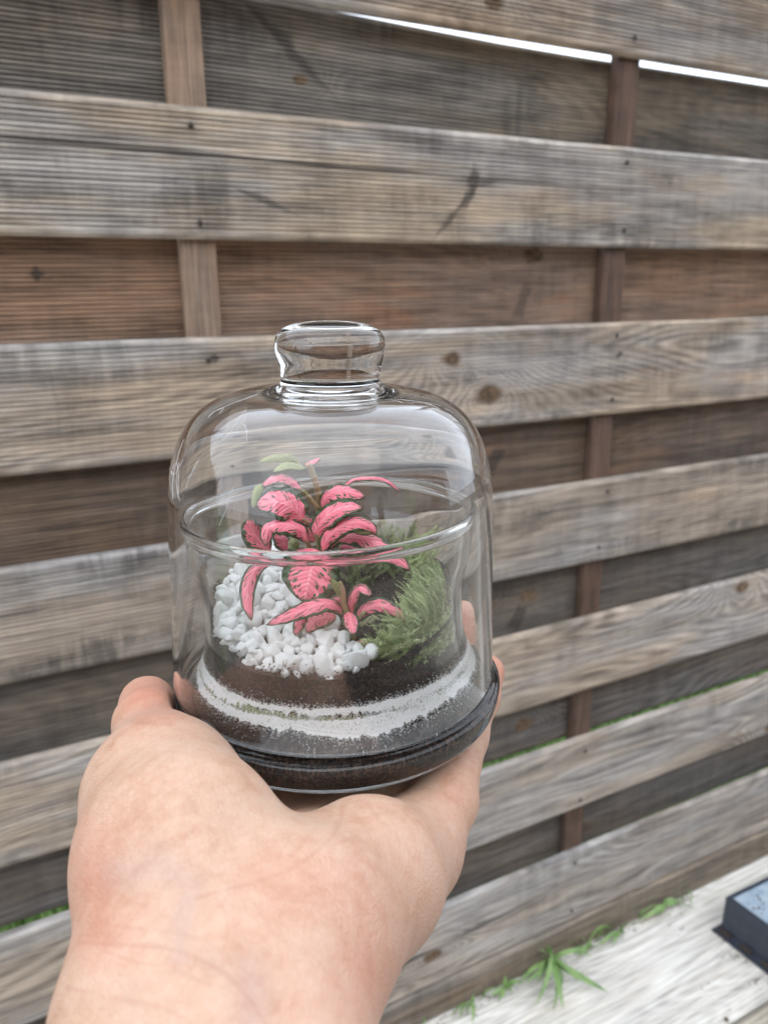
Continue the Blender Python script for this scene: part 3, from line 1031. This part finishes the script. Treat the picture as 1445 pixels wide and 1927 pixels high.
# ------------------------------------------------------------------ nerve plants
def zx(p):
    return 420 + p[0] / 3.6125, 820 + p[1] / 3.6125
def leaf(parent, pts, width, ylist, roll=0.0, cup=.18, mat=0, peak=.45):
    """pts: midrib in enlarged photo pixels, width in the same; ylist: depth (jar-local y) along the midrib."""
    n = len(pts)
    ys = np.interp(np.linspace(0, 1, n), np.linspace(0, 1, len(ylist)), ylist)
    loc = []
    for p, y in zip(pts, ys):
        q = px_local(*zx(p), y)
        loc.append(jl(*q))
    mid = catmull(loc, max(4, int(26 / (n - 1))))
    m = len(mid)
    seglen = np.linalg.norm(np.diff(mid, axis=0), axis=1)
    tot = seglen.sum()
    v = np.r_[0, np.cumsum(seglen)] / tot
    depth = np.mean([(q - CAM) @ FW for q in loc])
    wm = width / 3.6125 * depth / FPX
    V, UV, F = [], [], []
    nu = 12
    for i in range(m):
        t = mid[min(i + 1, m - 1)] - mid[max(i - 1, 0)]
        t /= np.linalg.norm(t)
        view = CAM - mid[i]
        view /= np.linalg.norm(view)
        nrm = view * .75 + JF[2] * .5
        side = np.cross(t, nrm)
        side /= np.linalg.norm(side)
        nn = np.cross(side, t)
        c, s = math.cos(roll), math.sin(roll)
        side, nn = side * c + nn * s, nn * c - side * s
        x = v[i]
        prof = (x ** (.62 * peak / .45)) * ((1 - x) ** .72)
        prof = prof / .405
        hw = wm * .68 * min(prof, 1.0) + .00008
        for k in range(nu + 1):
            u = 2 * k / nu - 1
            ripple = .075 * wm * math.sin(x * 34 + 3 * u) * abs(u) ** 2
            V.append(mid[i] + side * hw * u * (1 - .10 * u * u) - nn * (cup * hw * u * u - .10 * hw * (1 - abs(u)) ** 2) + nn * ripple)
            UV.append((k / nu, x))
    for i in range(m - 1):
        for k in range(nu):
            a = i * (nu + 1) + k
            F.append((a, a + 1, a + nu + 2, a + nu + 1))
    mats = [M_LEAF, M_UNDER] if mat == 0 else ([M_YOUNG, M_UNDER] if mat == 1 else [M_UNDER, M_LEAF])
    o = mesh_obj('leaf', V, F, mats, uvs=UV)
    # make the near side the upper face
    sol = o.modifiers.new('thickness', 'SOLIDIFY')
    sol.thickness, sol.offset, sol.material_offset, sol.use_rim = .00014, -1, 1, True
    me = o.data
    if np.mean([p.normal.dot(Vector(CAM) - p.center) for p in me.polygons]) < 0:
        me.flip_normals()
    return child(o, parent)
def stem(parent, pts, ylist, r0, r1):
    n = len(pts)
    ys = np.interp(np.linspace(0, 1, n), np.linspace(0, 1, len(ylist)), ylist)
    loc = [jl(*px_local(*zx(p), y)) for p, y in zip(pts, ys)]
    c = catmull(loc, 6)
    V, F = tube(c, np.linspace(r0, r1, len(c)), 8)
    return child(mesh_obj('stem', V, F, M_STEM), parent)

tall = empty('nerve_plant', tuple(jl(.004, .004, .028)))
tag(tall, 'tall pink and green veined plant reaching above the cup rim', 'plant', 'pink nerve plants in the jar')
stem(tall, [(680, 1290), (690, 1100), (668, 800), (655, 600), (655, 460), (648, 370), (600, 205), (575, 170)], [.004, .004, 0], .0013, .0010)
# petioles
stem(tall, [(650, 470), (580, 390), (525, 340)], [0, -.002], .0008, .0006)
stem(tall, [(640, 690), (600, 600), (535, 545)], [.001, -.006], .0009, .0006)
stem(tall, [(640, 800), (590, 755), (540, 665)], [.0, -.008], .0009, .0006)
stem(tall, [(655, 790), (650, 730), (640, 660)], [.0, -.006], .0010, .0007)
L = lambda *a, **k: leaf(tall, *a, **k)
L([(525, 170), (450, 125), (350, 128), (250, 155)], 52, [0, -.004], roll=.2, mat=1)
L([(560, 170), (610, 150), (662, 120)], 40, [0, .003], roll=.1)
L([(560, 190), (480, 172), (420, 178), (345, 222)], 60, [0, -.007], roll=-.2, mat=1)
L([(550, 190), (490, 176), (425, 182)], 26, [0, -.003])
L([(535, 345), (440, 275), (350, 272), (262, 325)], 84, [-.002, -.006], roll=-.15)
L([(300, 320), (245, 340), (205, 470)], 50, [-.004, -.008], mat=1)
L([(548, 560), (470, 470), (360, 430), (225, 450)], 215, [-.006, -.010], roll=.1, cup=.1)
L([(575, 720), (520, 630), (410, 590), (310, 625), (285, 750)], 130, [-.008, -.014], roll=-.1, cup=.3)
L([(320, 790), (240, 700), (195, 620), (185, 545)], 150, [-.002, -.004], roll=.2)
L([(330, 830), (230, 880), (175, 1000), (170, 1120), (202, 1238)], 92, [-.004, -.018], roll=.2)
L([(665, 460), (710, 390), (800, 355), (965, 392)], 118, [0, -.003], roll=.1)
L([(640, 690), (655, 600), (730, 510), (830, 465), (950, 468)], 150, [-.006, -.008], roll=.1, cup=.1)
L([(670, 790), (720, 680), (810, 600), (910, 575), (1000, 610), (1045, 670)], 120, [-.008, -.010], roll=-.1, cup=.2)
L([(860, 590), (930, 620), (1040, 650)], 75, [.000, -.004], mat=2)
L([(770, 700), (900, 690), (1000, 715), (1090, 770), (1190, 830), (1268, 905)], 120, [.002, -.008], roll=-.1)
L([(780, 760), (900, 740), (1010, 780), (1120, 830)], 80, [.008, .006], roll=.1)
L([(628, 770), (615, 800), (598, 900), (575, 1010), (545, 1122)], 310, [-.008, -.019], roll=.05, cup=.12, peak=.33)
L([(820, 320), (890, 272), (1000, 262), (1110, 282), (1200, 358)], 42, [.004, .008], roll=.3)
L([(700, 760), (780, 680), (830, 640), (905, 695)], 90, [.006, .008], roll=.1)
L([(640, 640), (590, 570), (530, 545), (460, 550)], 70, [.004, .004], roll=.2)
L([(620, 720), (580, 650), (540, 610)], 90, [.002, .002], roll=.1)
L([(440, 770), (390, 700), (345, 660)], 100, [.004, .004])
L([(520, 760), (480, 720), (455, 770)], 60, [.000, -.004], mat=1)
L([(690, 830), (760, 800), (850, 830)], 70, [.004, -.004])

small = empty('nerve_plant', tuple(jl(.008, -.02, .026)))
tag(small, 'short pink veined plant low in front of the moss', 'plant', 'pink nerve plants in the jar')
stem(small, [(885, 1440), (885, 1330), (870, 1240), (825, 1150), (815, 1050), (790, 980)], [-.021, -.021], .0011, .0007)
stem(small, [(885, 1330), (905, 1250), (960, 1180)], [-.021, -.023], .0008, .0006)
L = lambda *a, **k: leaf(small, *a, **k)
L([(815, 1195), (740, 1135), (640, 1140), (480, 1195), (300, 1268)], 100, [-.021, -.029], roll=-.05, cup=.15)
L([(845, 1180), (862, 1230), (885, 1335)], 96, [-.022, -.030], roll=.05)
L([(900, 1260), (960, 1170), (1060, 1140), (1160, 1180), (1245, 1260)], 92, [-.021, -.026], roll=-.3, cup=.3)
L([(870, 1200), (875, 1110), (925, 1030), (1005, 1080)], 74, [-.020, -.024], roll=.15)
L([(850, 1080), (930, 1020), (1010, 1075)], 66, [-.017, -.019], roll=.1)
L([(830, 1110), (790, 1040), (735, 960)], 50, [-.018, -.019], roll=.1, mat=1)
L([(770, 1210), (640, 1235), (565, 1320)], 110, [-.018, -.021], roll=.3)
L([(600, 1220), (540, 1230), (490, 1340)], 70, [-.016, -.022], roll=.2)
L([(800, 1180), (770, 1110), (745, 1150)], 80, [-.014, -.015], roll=.1)
L([(860, 1300), (960, 1270), (1060, 1260), (1200, 1290)], 110, [-.016, -.012], roll=-.3, mat=2)
L([(880, 1400), (940, 1390), (1000, 1420)], 50, [-.022, -.026], roll=-.1)

# ------------------------------------------------------------------ moss
def frond(V, F, base, d, L, nrm, w0):
    d = d / np.linalg.norm(d)
    side = np.cross(d, nrm)
    side /= np.linalg.norm(side) + 1e-9
    nrm = np.cross(side, d)
    npair = max(5, int(L / .00062))
    prev = base
    bend = rng.uniform(.1, .45)
    for i in range(npair):
        v = (i + .6) / npair
        c = base + d * L * v - nrm * L * bend * v * v
        k = len(V)
        V += [prev - side * .00012, prev + side * .00012, c + d * .0002]
        F.append((k, k + 1, k + 2))
        prev = c
        pl = w0 * (1 - v * .9) ** .7 * min(1, .4 + v * 2) * rng.uniform(.75, 1.15)
        for s in (-1, 1):
            pd = side * s * .82 + d * rng.uniform(.45, .75) + nrm * rng.uniform(-.3, .25)
            tip = c + pd * pl
            m = c + pd * pl * .45
            wd = d * .00020 + nrm * .00008
            k = len(V)
            V += [c, m + wd, tip, m - wd]
            F.append((k, k + 1, k + 2, k + 3))
Vp, Fp, Vd, Fd_ = [], [], [], []
for i in range(1250):
    w = rng.uniform(-1.15, .75)
    rr_ = rng.uniform(.74, .985) * .0398 if i % 3 else .0398
    x, y = rr_ * math.cos(w), rr_ * math.sin(w)
    top = .0375 - .006 * abs(w + .2)
    h = soil_surface(x, y) - .004 + rng.uniform(0, 1) * (top - soil_surface(x, y) + .004)
    if w < -.95 and h > .028:
        h -= .006
    base = jl(x * .94, y * .94, h)
    out = JF[0] * math.cos(w) + JF[1] * math.sin(w)
    tang = -JF[0] * math.sin(w) + JF[1] * math.cos(w)
    d = JF[2] * rng.normal(.35, .6) + tang * rng.normal(-.1, .7)
    f = h > .030
    if f:
        d = d + JF[2] * .5 - out * .35
    if h < .0235 and (w < -.75 or i % 3):
        continue
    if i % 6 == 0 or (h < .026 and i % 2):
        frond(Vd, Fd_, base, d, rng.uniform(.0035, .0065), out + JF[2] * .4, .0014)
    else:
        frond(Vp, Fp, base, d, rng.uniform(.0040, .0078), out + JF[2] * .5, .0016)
# tall loose fronds at the back
for i in range(170):
    x, y = rng.uniform(.004, .034), rng.uniform(.0, .022)
    if x * x + y * y > .037 ** 2:
        continue
    base = jl(x, y, soil_surface(x, y) + rng.uniform(.002, .010))
    frond(Vp if i % 3 else Vd, Fp if i % 3 else Fd_, base, JF[2] * 1.0 + JF[0] * rng.normal(.2, .6) - JF[1] * rng.uniform(0, .6), rng.uniform(.005, .009), -JF[1] + JF[2] * .6, .0018)
for i in range(420):
    w = rng.uniform(-1.08, -.15)
    h = .0185 + .013 * rng.uniform(0, 1) ** .8
    base = jl(.0401 * math.cos(w), .0401 * math.sin(w), h)
    out = JF[0] * math.cos(w) + JF[1] * math.sin(w)
    tang = -JF[0] * math.sin(w) + JF[1] * math.cos(w)
    if math.sin(w * 9) + math.sin(h * 900) < -.2:
        continue
    frond(Vp if i % 2 else Vd, Fp if i % 2 else Fd_, base, tang * rng.normal(-.3, .8) + JF[2] * rng.normal(.1, .4), rng.uniform(.0045, .0085), out + JF[2] * .2, .0019)
def clampin(V):
    V = np.array(V)
    Q = (V - JO) @ JF.T
    r = np.hypot(Q[:, 0], Q[:, 1])
    lim = np.where(Q[:, 2] < .034, .0402, .0405)
    s = np.where(r > lim, lim / r, 1.0)
    Q[:, 0] *= s
    Q[:, 1] *= s
    return JO + Q @ JF
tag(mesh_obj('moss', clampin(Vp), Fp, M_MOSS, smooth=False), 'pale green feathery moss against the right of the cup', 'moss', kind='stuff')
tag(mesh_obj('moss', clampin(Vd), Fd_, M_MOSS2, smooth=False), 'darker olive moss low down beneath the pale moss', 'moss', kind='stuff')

# ------------------------------------------------------------------ hand
def hand_mesh():
    P = []          # (group, a, ra, b, rb, k)
    def seg(grp, a, ra, b, rb):
        P.append((grp, np.asarray(a, float), ra, np.asarray(b, float), rb))
    A = at
    # forearm and wrist: two bones' width
    seg('palm', A(290, 2350, .120), .0200, A(314, 1915, .153), .0195)
    seg('palm', A(545, 2350, .120), .0195, A(490, 1915, .153), .0190)
    seg('palm', A(314, 1915, .153), .0195, A(350, 1730, .172), .0195)
    seg('palm', A(490, 1915, .153), .0190, A(568, 1760, .174), .0200)
    # heel and thenar mound
    seg('palm', A(350, 1730, .172), .0195, A(342, 1610, .188), .0230)
    seg('palm', A(342, 1610, .188), .0230, A(306, 1490, .212), .0188)
    seg('palm', A(306, 1490, .212), .0188, A(300, 1435, .226), .0140)
    # hypothenar side
    seg('palm', A(568, 1760, .174), .0200, jl(.0110, -.0740, -.0185), .0180)
    seg('palm', jl(.0110, -.0740, -.0185), .0180, jl(.0225, -.0540, -.0280), .0125)
    seg('palm', jl(.0225, -.0540, -.0280), .0125, jl(.0335, -.0360, -.0250), .0098)
    # middle of the palm, a hollow between the mounds
    seg('palm', A(460, 1750, .178), .0190, jl(-.010, -.0680, -.0285), .0160)
    seg('palm', jl(-.010, -.0680, -.0285), .0160, jl(-.002, -.0400, -.0320), .0140)
    seg('palm', jl(-.024, -.026, -.031), .0120, jl(.026, -.020, -.033), .0115)
    seg('palm', jl(-.038, -.060, -.020), .0150, jl(-.024, -.030, -.029), .0120)
    # thumb, reaching past the left of the foot
    seg('thumb', A(300, 1440, .226), .0130, A(280, 1362, .250), .0106)
    seg('thumb', A(280, 1362, .250), .0106, A(277, 1324, .274), .0098)
    # fingers under and behind the jar
    def chain(g, pts):
        for (a, ra), (b, rb) in zip(pts[:-1], pts[1:]):
            seg(g, jl(*a), ra, jl(*b), rb)
    chain('index', [((-.024, -.026, -.030), .0105), ((-.030, .000, -.0205), .0092), ((-.026, .028, -.0192), .0084), ((-.020, .046, -.0180), .0074)])
    chain('middle', [((-.006, -.022, -.032), .0105), ((-.005, .004, -.0208), .0094), ((.000, .036, -.0194), .0086), ((.004, .054, -.0180), .0076)])
    chain('ring', [((.014, -.020, -.032), .0102), ((.024, .004, -.0205), .0090), ((.043, .032, -.0190), .0082), ((.0505, .0450, -.0070), .0074), ((.0520, .0485, -.0015), .0070)])
    chain('pinky', [((.0335, -.036, -.0250), .0098), ((.0420, -.008, -.0195), .0084), ((.0500, .014, -.0185), .0074), ((.0555, .030, -.0165), .0067)])
    groups = ['palm', 'thumb', 'index', 'middle', 'ring', 'pinky']
    # grid in camera axes
    B = np.array([RT, UP, FW])
    allp = np.array([((p - CAM) @ B.T) for s in P for p in (s[1], s[3])])
    lo = allp.min(0) - .03
    hi = allp.max(0) + .03
    lo[1] = max(lo[1], (A(400, 2200, .13) - CAM) @ UP)
    hs_ = .0016
    ax = [np.arange(lo[i], hi[i], hs_, dtype=np.float32) for i in range(3)]
    Gx, Gy, Gz = np.meshgrid(*ax, indexing='ij')
    pts = np.stack([Gx.ravel(), Gy.ravel(), Gz.ravel()], 1)
    def rc(p, a, ra, b, rb):
        ab = b - a
        t = np.clip(((p - a) @ ab) / (ab @ ab), 0, 1).astype(np.float32)
        q = p - a - t[:, None] * ab
        return np.sqrt((q * q).sum(1)) - (ra + (rb - ra) * t)
    def smin(a, b, k):
        h = np.maximum(k - np.abs(a - b), 0) / k
        return np.minimum(a, b) - h * h * k * .25
    tot = None
    for g_ in groups:
        dg = None
        kk = .011 if g_ == 'palm' else .004
        for s in P:
            if s[0] != g_:
                continue
            a = ((s[1] - CAM) @ B.T).astype(np.float32)
            b = ((s[3] - CAM) @ B.T).astype(np.float32)
            d = rc(pts, a, s[2], b, s[4])
            dg = d if dg is None else smin(dg, d, kk)
        if tot is None:
            tot = dg
        elif g_ == 'thumb':
            tot = smin(tot, dg, .006)
        else:
            tot = smin(tot, dg, .0045)
    # the soft palm gives way where the glass foot rests
    jo = ((JO - CAM) @ B.T).astype(np.float32)
    jf = (JF @ B.T).astype(np.float32)
    Q = (pts - jo) @ jf.T
    r = np.sqrt(Q[:, 0] ** 2 + Q[:, 1] ** 2)
    foot = np.maximum(r - .0556, np.maximum(Q[:, 2] - .004, -.0111 - Q[:, 2]))
    foot = np.maximum(foot, (r - .0470) * .55 - (Q[:, 2] + .0111) * .85)
    dome_c = np.maximum(r - .0546, np.abs(Q[:, 2] - .05) - .05)
    foot = np.minimum(foot, dome_c)
    k = .0018
    hgt = np.maximum(k - np.abs(tot + foot), 0) / k
    tot = np.maximum(tot, -foot) + hgt * hgt * k * .25
    D = tot.reshape(Gx.shape)
    # surface nets
    S = D < 0
    nx, ny, nz = D.shape
    corners = [(i, j, k) for i in (0, 1) for j in (0, 1) for k in (0, 1)]
    sl = lambda c: (slice(c[0], nx - 1 + c[0]), slice(c[1], ny - 1 + c[1]), slice(c[2], nz - 1 + c[2]))
    cnt = sum(S[sl(c)].astype(np.int8) for c in corners)
    act = (cnt > 0) & (cnt < 8)
    idx = -np.ones(act.shape, np.int64)
    cells = np.argwhere(act)
    idx[act] = np.arange(len(cells))
    acc = np.zeros((len(cells), 3))
    num = np.zeros(len(cells))
    for c in corners:
        for axn in range(3):
            if c[axn]:
                continue
            c2 = list(c)
            c2[axn] = 1
            v0 = D[cells[:, 0] + c[0], cells[:, 1] + c[1], cells[:, 2] + c[2]]
            v1 = D[cells[:, 0] + c2[0], cells[:, 1] + c2[1], cells[:, 2] + c2[2]]
            m = (v0 < 0) != (v1 < 0)
            t = np.where(m, v0 / np.where(m, v0 - v1, 1), 0)
            pt = np.array(c, float)[None] + t[:, None] * (np.array(c2, float) - np.array(c, float))[None]
            acc += pt * m[:, None]
            num += m
    vert = (cells + acc / num[:, None]) * hs_ + lo
    faces = []
    for axn in range(3):
        o1, o2 = [(1, 2), (2, 0), (0, 1)][axn]
        a0 = [slice(1, -1)] * 3
        a0[axn] = slice(0, -1)
        a1 = [slice(1, -1)] * 3
        a1[axn] = slice(1, None)
        A0, A1 = S[tuple(a0)], S[tuple(a1)]
        for flip in (0, 1):
            e = np.argwhere((A0 & ~A1) if not flip else (~A0 & A1))
            off = np.array([1, 1, 1])
            off[axn] = 0
            e = e + off
            q = []
            for (u_, w_) in ((-1, -1), (0, -1), (0, 0), (-1, 0)):
                f = e.copy()
                f[:, o1] += u_
                f[:, o2] += w_
                q.append(idx[f[:, 0], f[:, 1], f[:, 2]])
            q = np.stack(q, 1)
            q = q[(q >= 0).all(1)]
            faces.append(q if not flip else q[:, ::-1])
    faces = np.vstack(faces)
    return vert @ B + CAM, faces

def skin_material():
    N = Nodes('skin')
    P = N.obj()
    at_ = N.n('VertexColor', layer_name='flush_shade')
    fl = N.sep(at_.outputs['Color'])
    mott = N.math('ADD', N.math('MULTIPLY', N.noise(P, 45, 4, .6), .6), N.math('MULTIPLY', N.noise(P, 260, 4, .7), .4))
    col = N.ramp(mott, [(.36, (.435, .248, .163)), (.5, (.52, .335, .238)), (.64, (.565, .392, .295))])
    col = N.mix(N.math('MULTIPLY', fl[0], .85), col, (.52, .18, .125))
    col = N.mix(N.math('MULTIPLY', fl[1], .55), col, (.36, .27, .26))
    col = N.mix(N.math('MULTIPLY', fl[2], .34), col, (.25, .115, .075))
    pores = N.n('TexVoronoi')
    N.put(pores.inputs['Vector'], N.vmul(P, (1, 1, 1)))
    pores.inputs['Scale'].default_value = 1500
    lines = N.n('TexVoronoi', feature='DISTANCE_TO_EDGE')
    wp = N.n('VectorMath', operation='ADD')
    nz = N.n('TexNoise')
    N.put(nz.inputs['Vector'], P)
    nz.inputs['Scale'].default_value = 220
    N.put(wp.inputs[0], P)
    N.put(wp.inputs[1], N.vmul(nz.outputs['Color'], (.0016, .0016, .0016)))
    N.put(lines.inputs['Vector'], N.vmul(wp.outputs[0], (1, .55, 1)))
    lines.inputs['Scale'].default_value = 760
    fold = N.step(lines.outputs['Distance'], 0, .16)
    col = N.mix(N.math('MULTIPLY', N.math('SUBTRACT', 1.0, fold), .085), col, (.36, .19, .13))
    h = N.math('ADD', N.math('MULTIPLY', pores.outputs['Distance'], .5), N.noise(P, 700, 4))
    h = N.math('ADD', h, N.math('MULTIPLY', fold, .6))
    h2 = N.noise(N.vmul(P, (1, 1, 1)), 160, 3)
    h = N.math('ADD', h, N.math('MULTIPLY', h2, 1.2))
    return N.pbr(col, .48, N.bump(h, .32, .0005),
                 **{'Subsurface Weight': .35, 'Subsurface Radius': (.0040, .0016, .0009), 'Subsurface Scale': .45, 'Specular IOR Level': .35})

hv, hf = hand_mesh()
hand = mesh_obj('hand', hv, hf, None)
md = hand.modifiers.new('relax', 'SMOOTH')
md.factor, md.iterations = .5, 3
md = hand.modifiers.new('sub', 'SUBSURF')
md.levels = md.render_levels = 2
dg = bpy.context.evaluated_depsgraph_get()
fine = bpy.data.meshes.new_from_object(hand.evaluated_get(dg))
hand.modifiers.clear()
hand.data = fine
nv_ = len(fine.vertices)
co = np.empty(nv_ * 3, np.float32)
fine.vertices.foreach_get('co', co)
co = co.reshape(-1, 3).astype(float)
nr = np.empty(nv_ * 3, np.float32)
fine.vertices.foreach_get('normal', nr)
nr = nr.reshape(-1, 3).astype(float)
pix = to_px(co)
vdir = (CAM - co) / np.linalg.norm(CAM - co, axis=1)[:, None]
facing = np.clip(((vdir * nr).sum(1) - .12) / .35, 0, 1)
def polydist(pts):
    c = catmull([(*p, 0) for p in pts], 6)[:, :2]
    best = np.full(nv_, 1e9)
    for a, b in zip(c[:-1], c[1:]):
        ab = b - a
        t = np.clip(((pix - a) @ ab) / (ab @ ab + 1e-9), 0, 1)
        q = pix - a - t[:, None] * ab
        best = np.minimum(best, np.hypot(q[:, 0], q[:, 1]))
    return best
CREASES = [
    ([(470, 1662), (520, 1690), (600, 1700)], .3, 8), ([(400, 1680), (430, 1730), (420, 1790)], .3, 8), ([(560, 1630), (600, 1660), (660, 1670)], .25, 7),
    ([(300, 1790), (340, 1830), (420, 1860)], .4, 9), ([(200, 1790), (260, 1812), (320, 1818)], .4, 8), ([(590, 1600), (640, 1585), (700, 1560)], .3, 7), ([(350, 1690), (300, 1720), (270, 1760)], .3, 7),  # folds of the palm: polyline, depth in mm, half width in px
    ([(645, 1522), (638, 1550), (610, 1590), (540, 1640), (450, 1668), (370, 1690)], .55, 9),
    ([(725, 1528), (660, 1545), (600, 1555), (560, 1600)], .5, 9),
    ([(872, 1455), (800, 1500), (730, 1535)], .35, 8),
    ([(150, 1775), (230, 1778), (330, 1788), (420, 1830), (470, 1880), (500, 1930)], .75, 11),
    ([(160, 1735), (240, 1745), (330, 1755), (400, 1775)], .35, 8),
    ([(130, 1860), (220, 1880), (300, 1895), (360, 1925)], .4, 12),
    ([(135, 1610), (165, 1560), (230, 1500), (300, 1440), (350, 1400)], .22, 5),
    ([(150, 1560), (200, 1500), (270, 1440), (330, 1405)], .20, 5),
    ([(185, 1610), (240, 1550), (310, 1500), (390, 1450)], .24, 5),
    ([(215, 1630), (270, 1575), (340, 1520), (420, 1475)], .22, 5),
    ([(170, 1500), (220, 1445), (280, 1400), (320, 1378)], .20, 5),
    ([(190, 1440), (235, 1400), (290, 1370), (325, 1362)], .22, 5),
    ([(230, 1660), (300, 1610), (380, 1550), (450, 1510)], .15, 5),
    ([(160, 1660), (240, 1690), (300, 1720), (370, 1770)], .25, 6),
    ([(330, 1640), (345, 1690), (330, 1740)], .25, 7),
    ([(740, 1720), (760, 1770), (750, 1830)], .2, 8),
    ([(480, 1700), (520, 1760), (590, 1800), (640, 1860)], .22, 8),
    ([(620, 1600), (640, 1660), (690, 1720)], .15, 6),
    ([(450, 1668), (400, 1720), (380, 1790)], .2, 7),
    ([(222, 1352), (265, 1360), (330, 1362)], .5, 8),
]
disp = np.zeros(nv_)
crease_red = np.zeros(nv_)
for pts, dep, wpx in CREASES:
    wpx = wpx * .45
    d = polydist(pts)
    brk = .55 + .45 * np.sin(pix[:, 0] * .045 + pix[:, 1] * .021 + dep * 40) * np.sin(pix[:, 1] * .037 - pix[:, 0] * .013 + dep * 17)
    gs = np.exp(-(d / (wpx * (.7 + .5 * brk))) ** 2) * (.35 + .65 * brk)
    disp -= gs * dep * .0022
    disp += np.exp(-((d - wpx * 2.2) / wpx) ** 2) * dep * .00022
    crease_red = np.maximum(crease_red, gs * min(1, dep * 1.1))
# soft hollows and mounds
for (x, y, rx, ry, a) in ((255, 1645, 60, 62, -.0028), (385, 1655, 45, 55, -.0022), (590, 1560, 80, 55, -.0030), (330, 1500, 70, 90, .0016), (400, 1870, 26, 90, .0011), (455, 1870, 20, 90, -.0012), (520, 1870, 30, 110, .0012), (585, 1850, 35, 100, -.0012), (680, 1680, 80, 110, .0018)):
    disp += a * np.exp(-((pix[:, 0] - x) / rx) ** 2 - ((pix[:, 1] - y) / ry) ** 2)
disp = disp * facing
co += nr * disp[:, None]
fine.vertices.foreach_set('co', co.astype(np.float32).ravel())
red = .16 * crease_red
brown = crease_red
for (x, y, rx, ry, a) in ((285, 1300, 75, 60, .65), (940, 1270, 40, 70, .6), (885, 1170, 60, 60, .6), (760, 1680, 130, 150, .16), (560, 1640, 120, 60, .14), (170, 1640, 50, 100, .42), (700, 1860, 60, 120, .3), (870, 1500, 60, 90, .2), (620, 1880, 130, 100, .16),
                          (190, 1770, 80, 60, .22), (520, 1700, 120, 60, .1)):
    red += a * np.exp(-((pix[:, 0] - x) / rx) ** 2 - ((pix[:, 1] - y) / ry) ** 2)
blue = np.zeros(nv_)  # wrist veins; also shade of the thumb-base hollow painted into the skin colour
for pts, wpx, a in (([(365, 1660), (345, 1720), (340, 1800)], 22, .5), ([(470, 1830), (480, 1880), (470, 1930)], 38, .55), ([(395, 1800), (440, 1850), (450, 1930)], 24, .35), ([(225, 1645), (270, 1640), (300, 1620), (330, 1650)], 34, .5), ([(240, 1860), (260, 1930)], 22, .25)):
    blue = np.maximum(blue, a * np.exp(-(polydist(pts) / wpx) ** 2))
ca = fine.color_attributes.new('flush_shade', 'FLOAT_COLOR', 'POINT')
ca.data.foreach_set('color', np.stack([np.clip(red, 0, 1), blue, np.clip(brown, 0, 1), np.ones(nv_)], 1).astype(np.float32).ravel())
fine.polygons.foreach_set('use_smooth', [True] * len(fine.polygons))
fine.materials.clear()
fine.materials.append(skin_material())
fine.update()
tag(hand, 'bare left hand, palm up, holding the glass jar from below', 'hand')
print('hand verts', nv_)

# ------------------------------------------------------------------ lint and dust on the dome
V, F = [], []
pd_ = np.vstack([dome_out])
hh, rr2 = pd_[:, 1], pd_[:, 0]
def dome_pt(w, q, off=.0001):
    """q runs 0..1 along the outer profile."""
    i = q * (len(pd_) - 1)
    r = np.interp(i, np.arange(len(pd_)), rr2) + off
    h = np.interp(i, np.arange(len(pd_)), hh) + off * .5
    return DO + DF[0] * r * math.cos(w) + DF[1] * r * math.sin(w) + DF[2] * h
rl = np.random.default_rng(12)
for i in range(9):
    w, q = rl.uniform(3.5, 4.3), rl.uniform(.50, .74)
    a = rl.uniform(0, 6.28)
    pts = []
    turn = rl.normal(0, .25)
    for k in range(rl.integers(8, 18)):
        pts.append(dome_pt(w, q))
        w += math.cos(a) * .022
        q = min(.97, max(.05, q + math.sin(a) * .014))
        a += turn + rl.normal(0, .15)
    v, f = tube(catmull(pts, 3), .000045, 4)
    b = len(V)
    V += v
    F += [tuple(b + x for x in ff) for ff in f]
for i in range(260):
    w, q = rl.uniform(math.pi, 2 * math.pi), rl.uniform(.03, .95)
    c = dome_pt(w, q)
    crumb(c, rl.uniform(.00004, .00011))
tag(mesh_obj('lint', V, F, M_LINT), 'fine white lint hairs and dust on the glass dome', 'lint', kind='stuff')
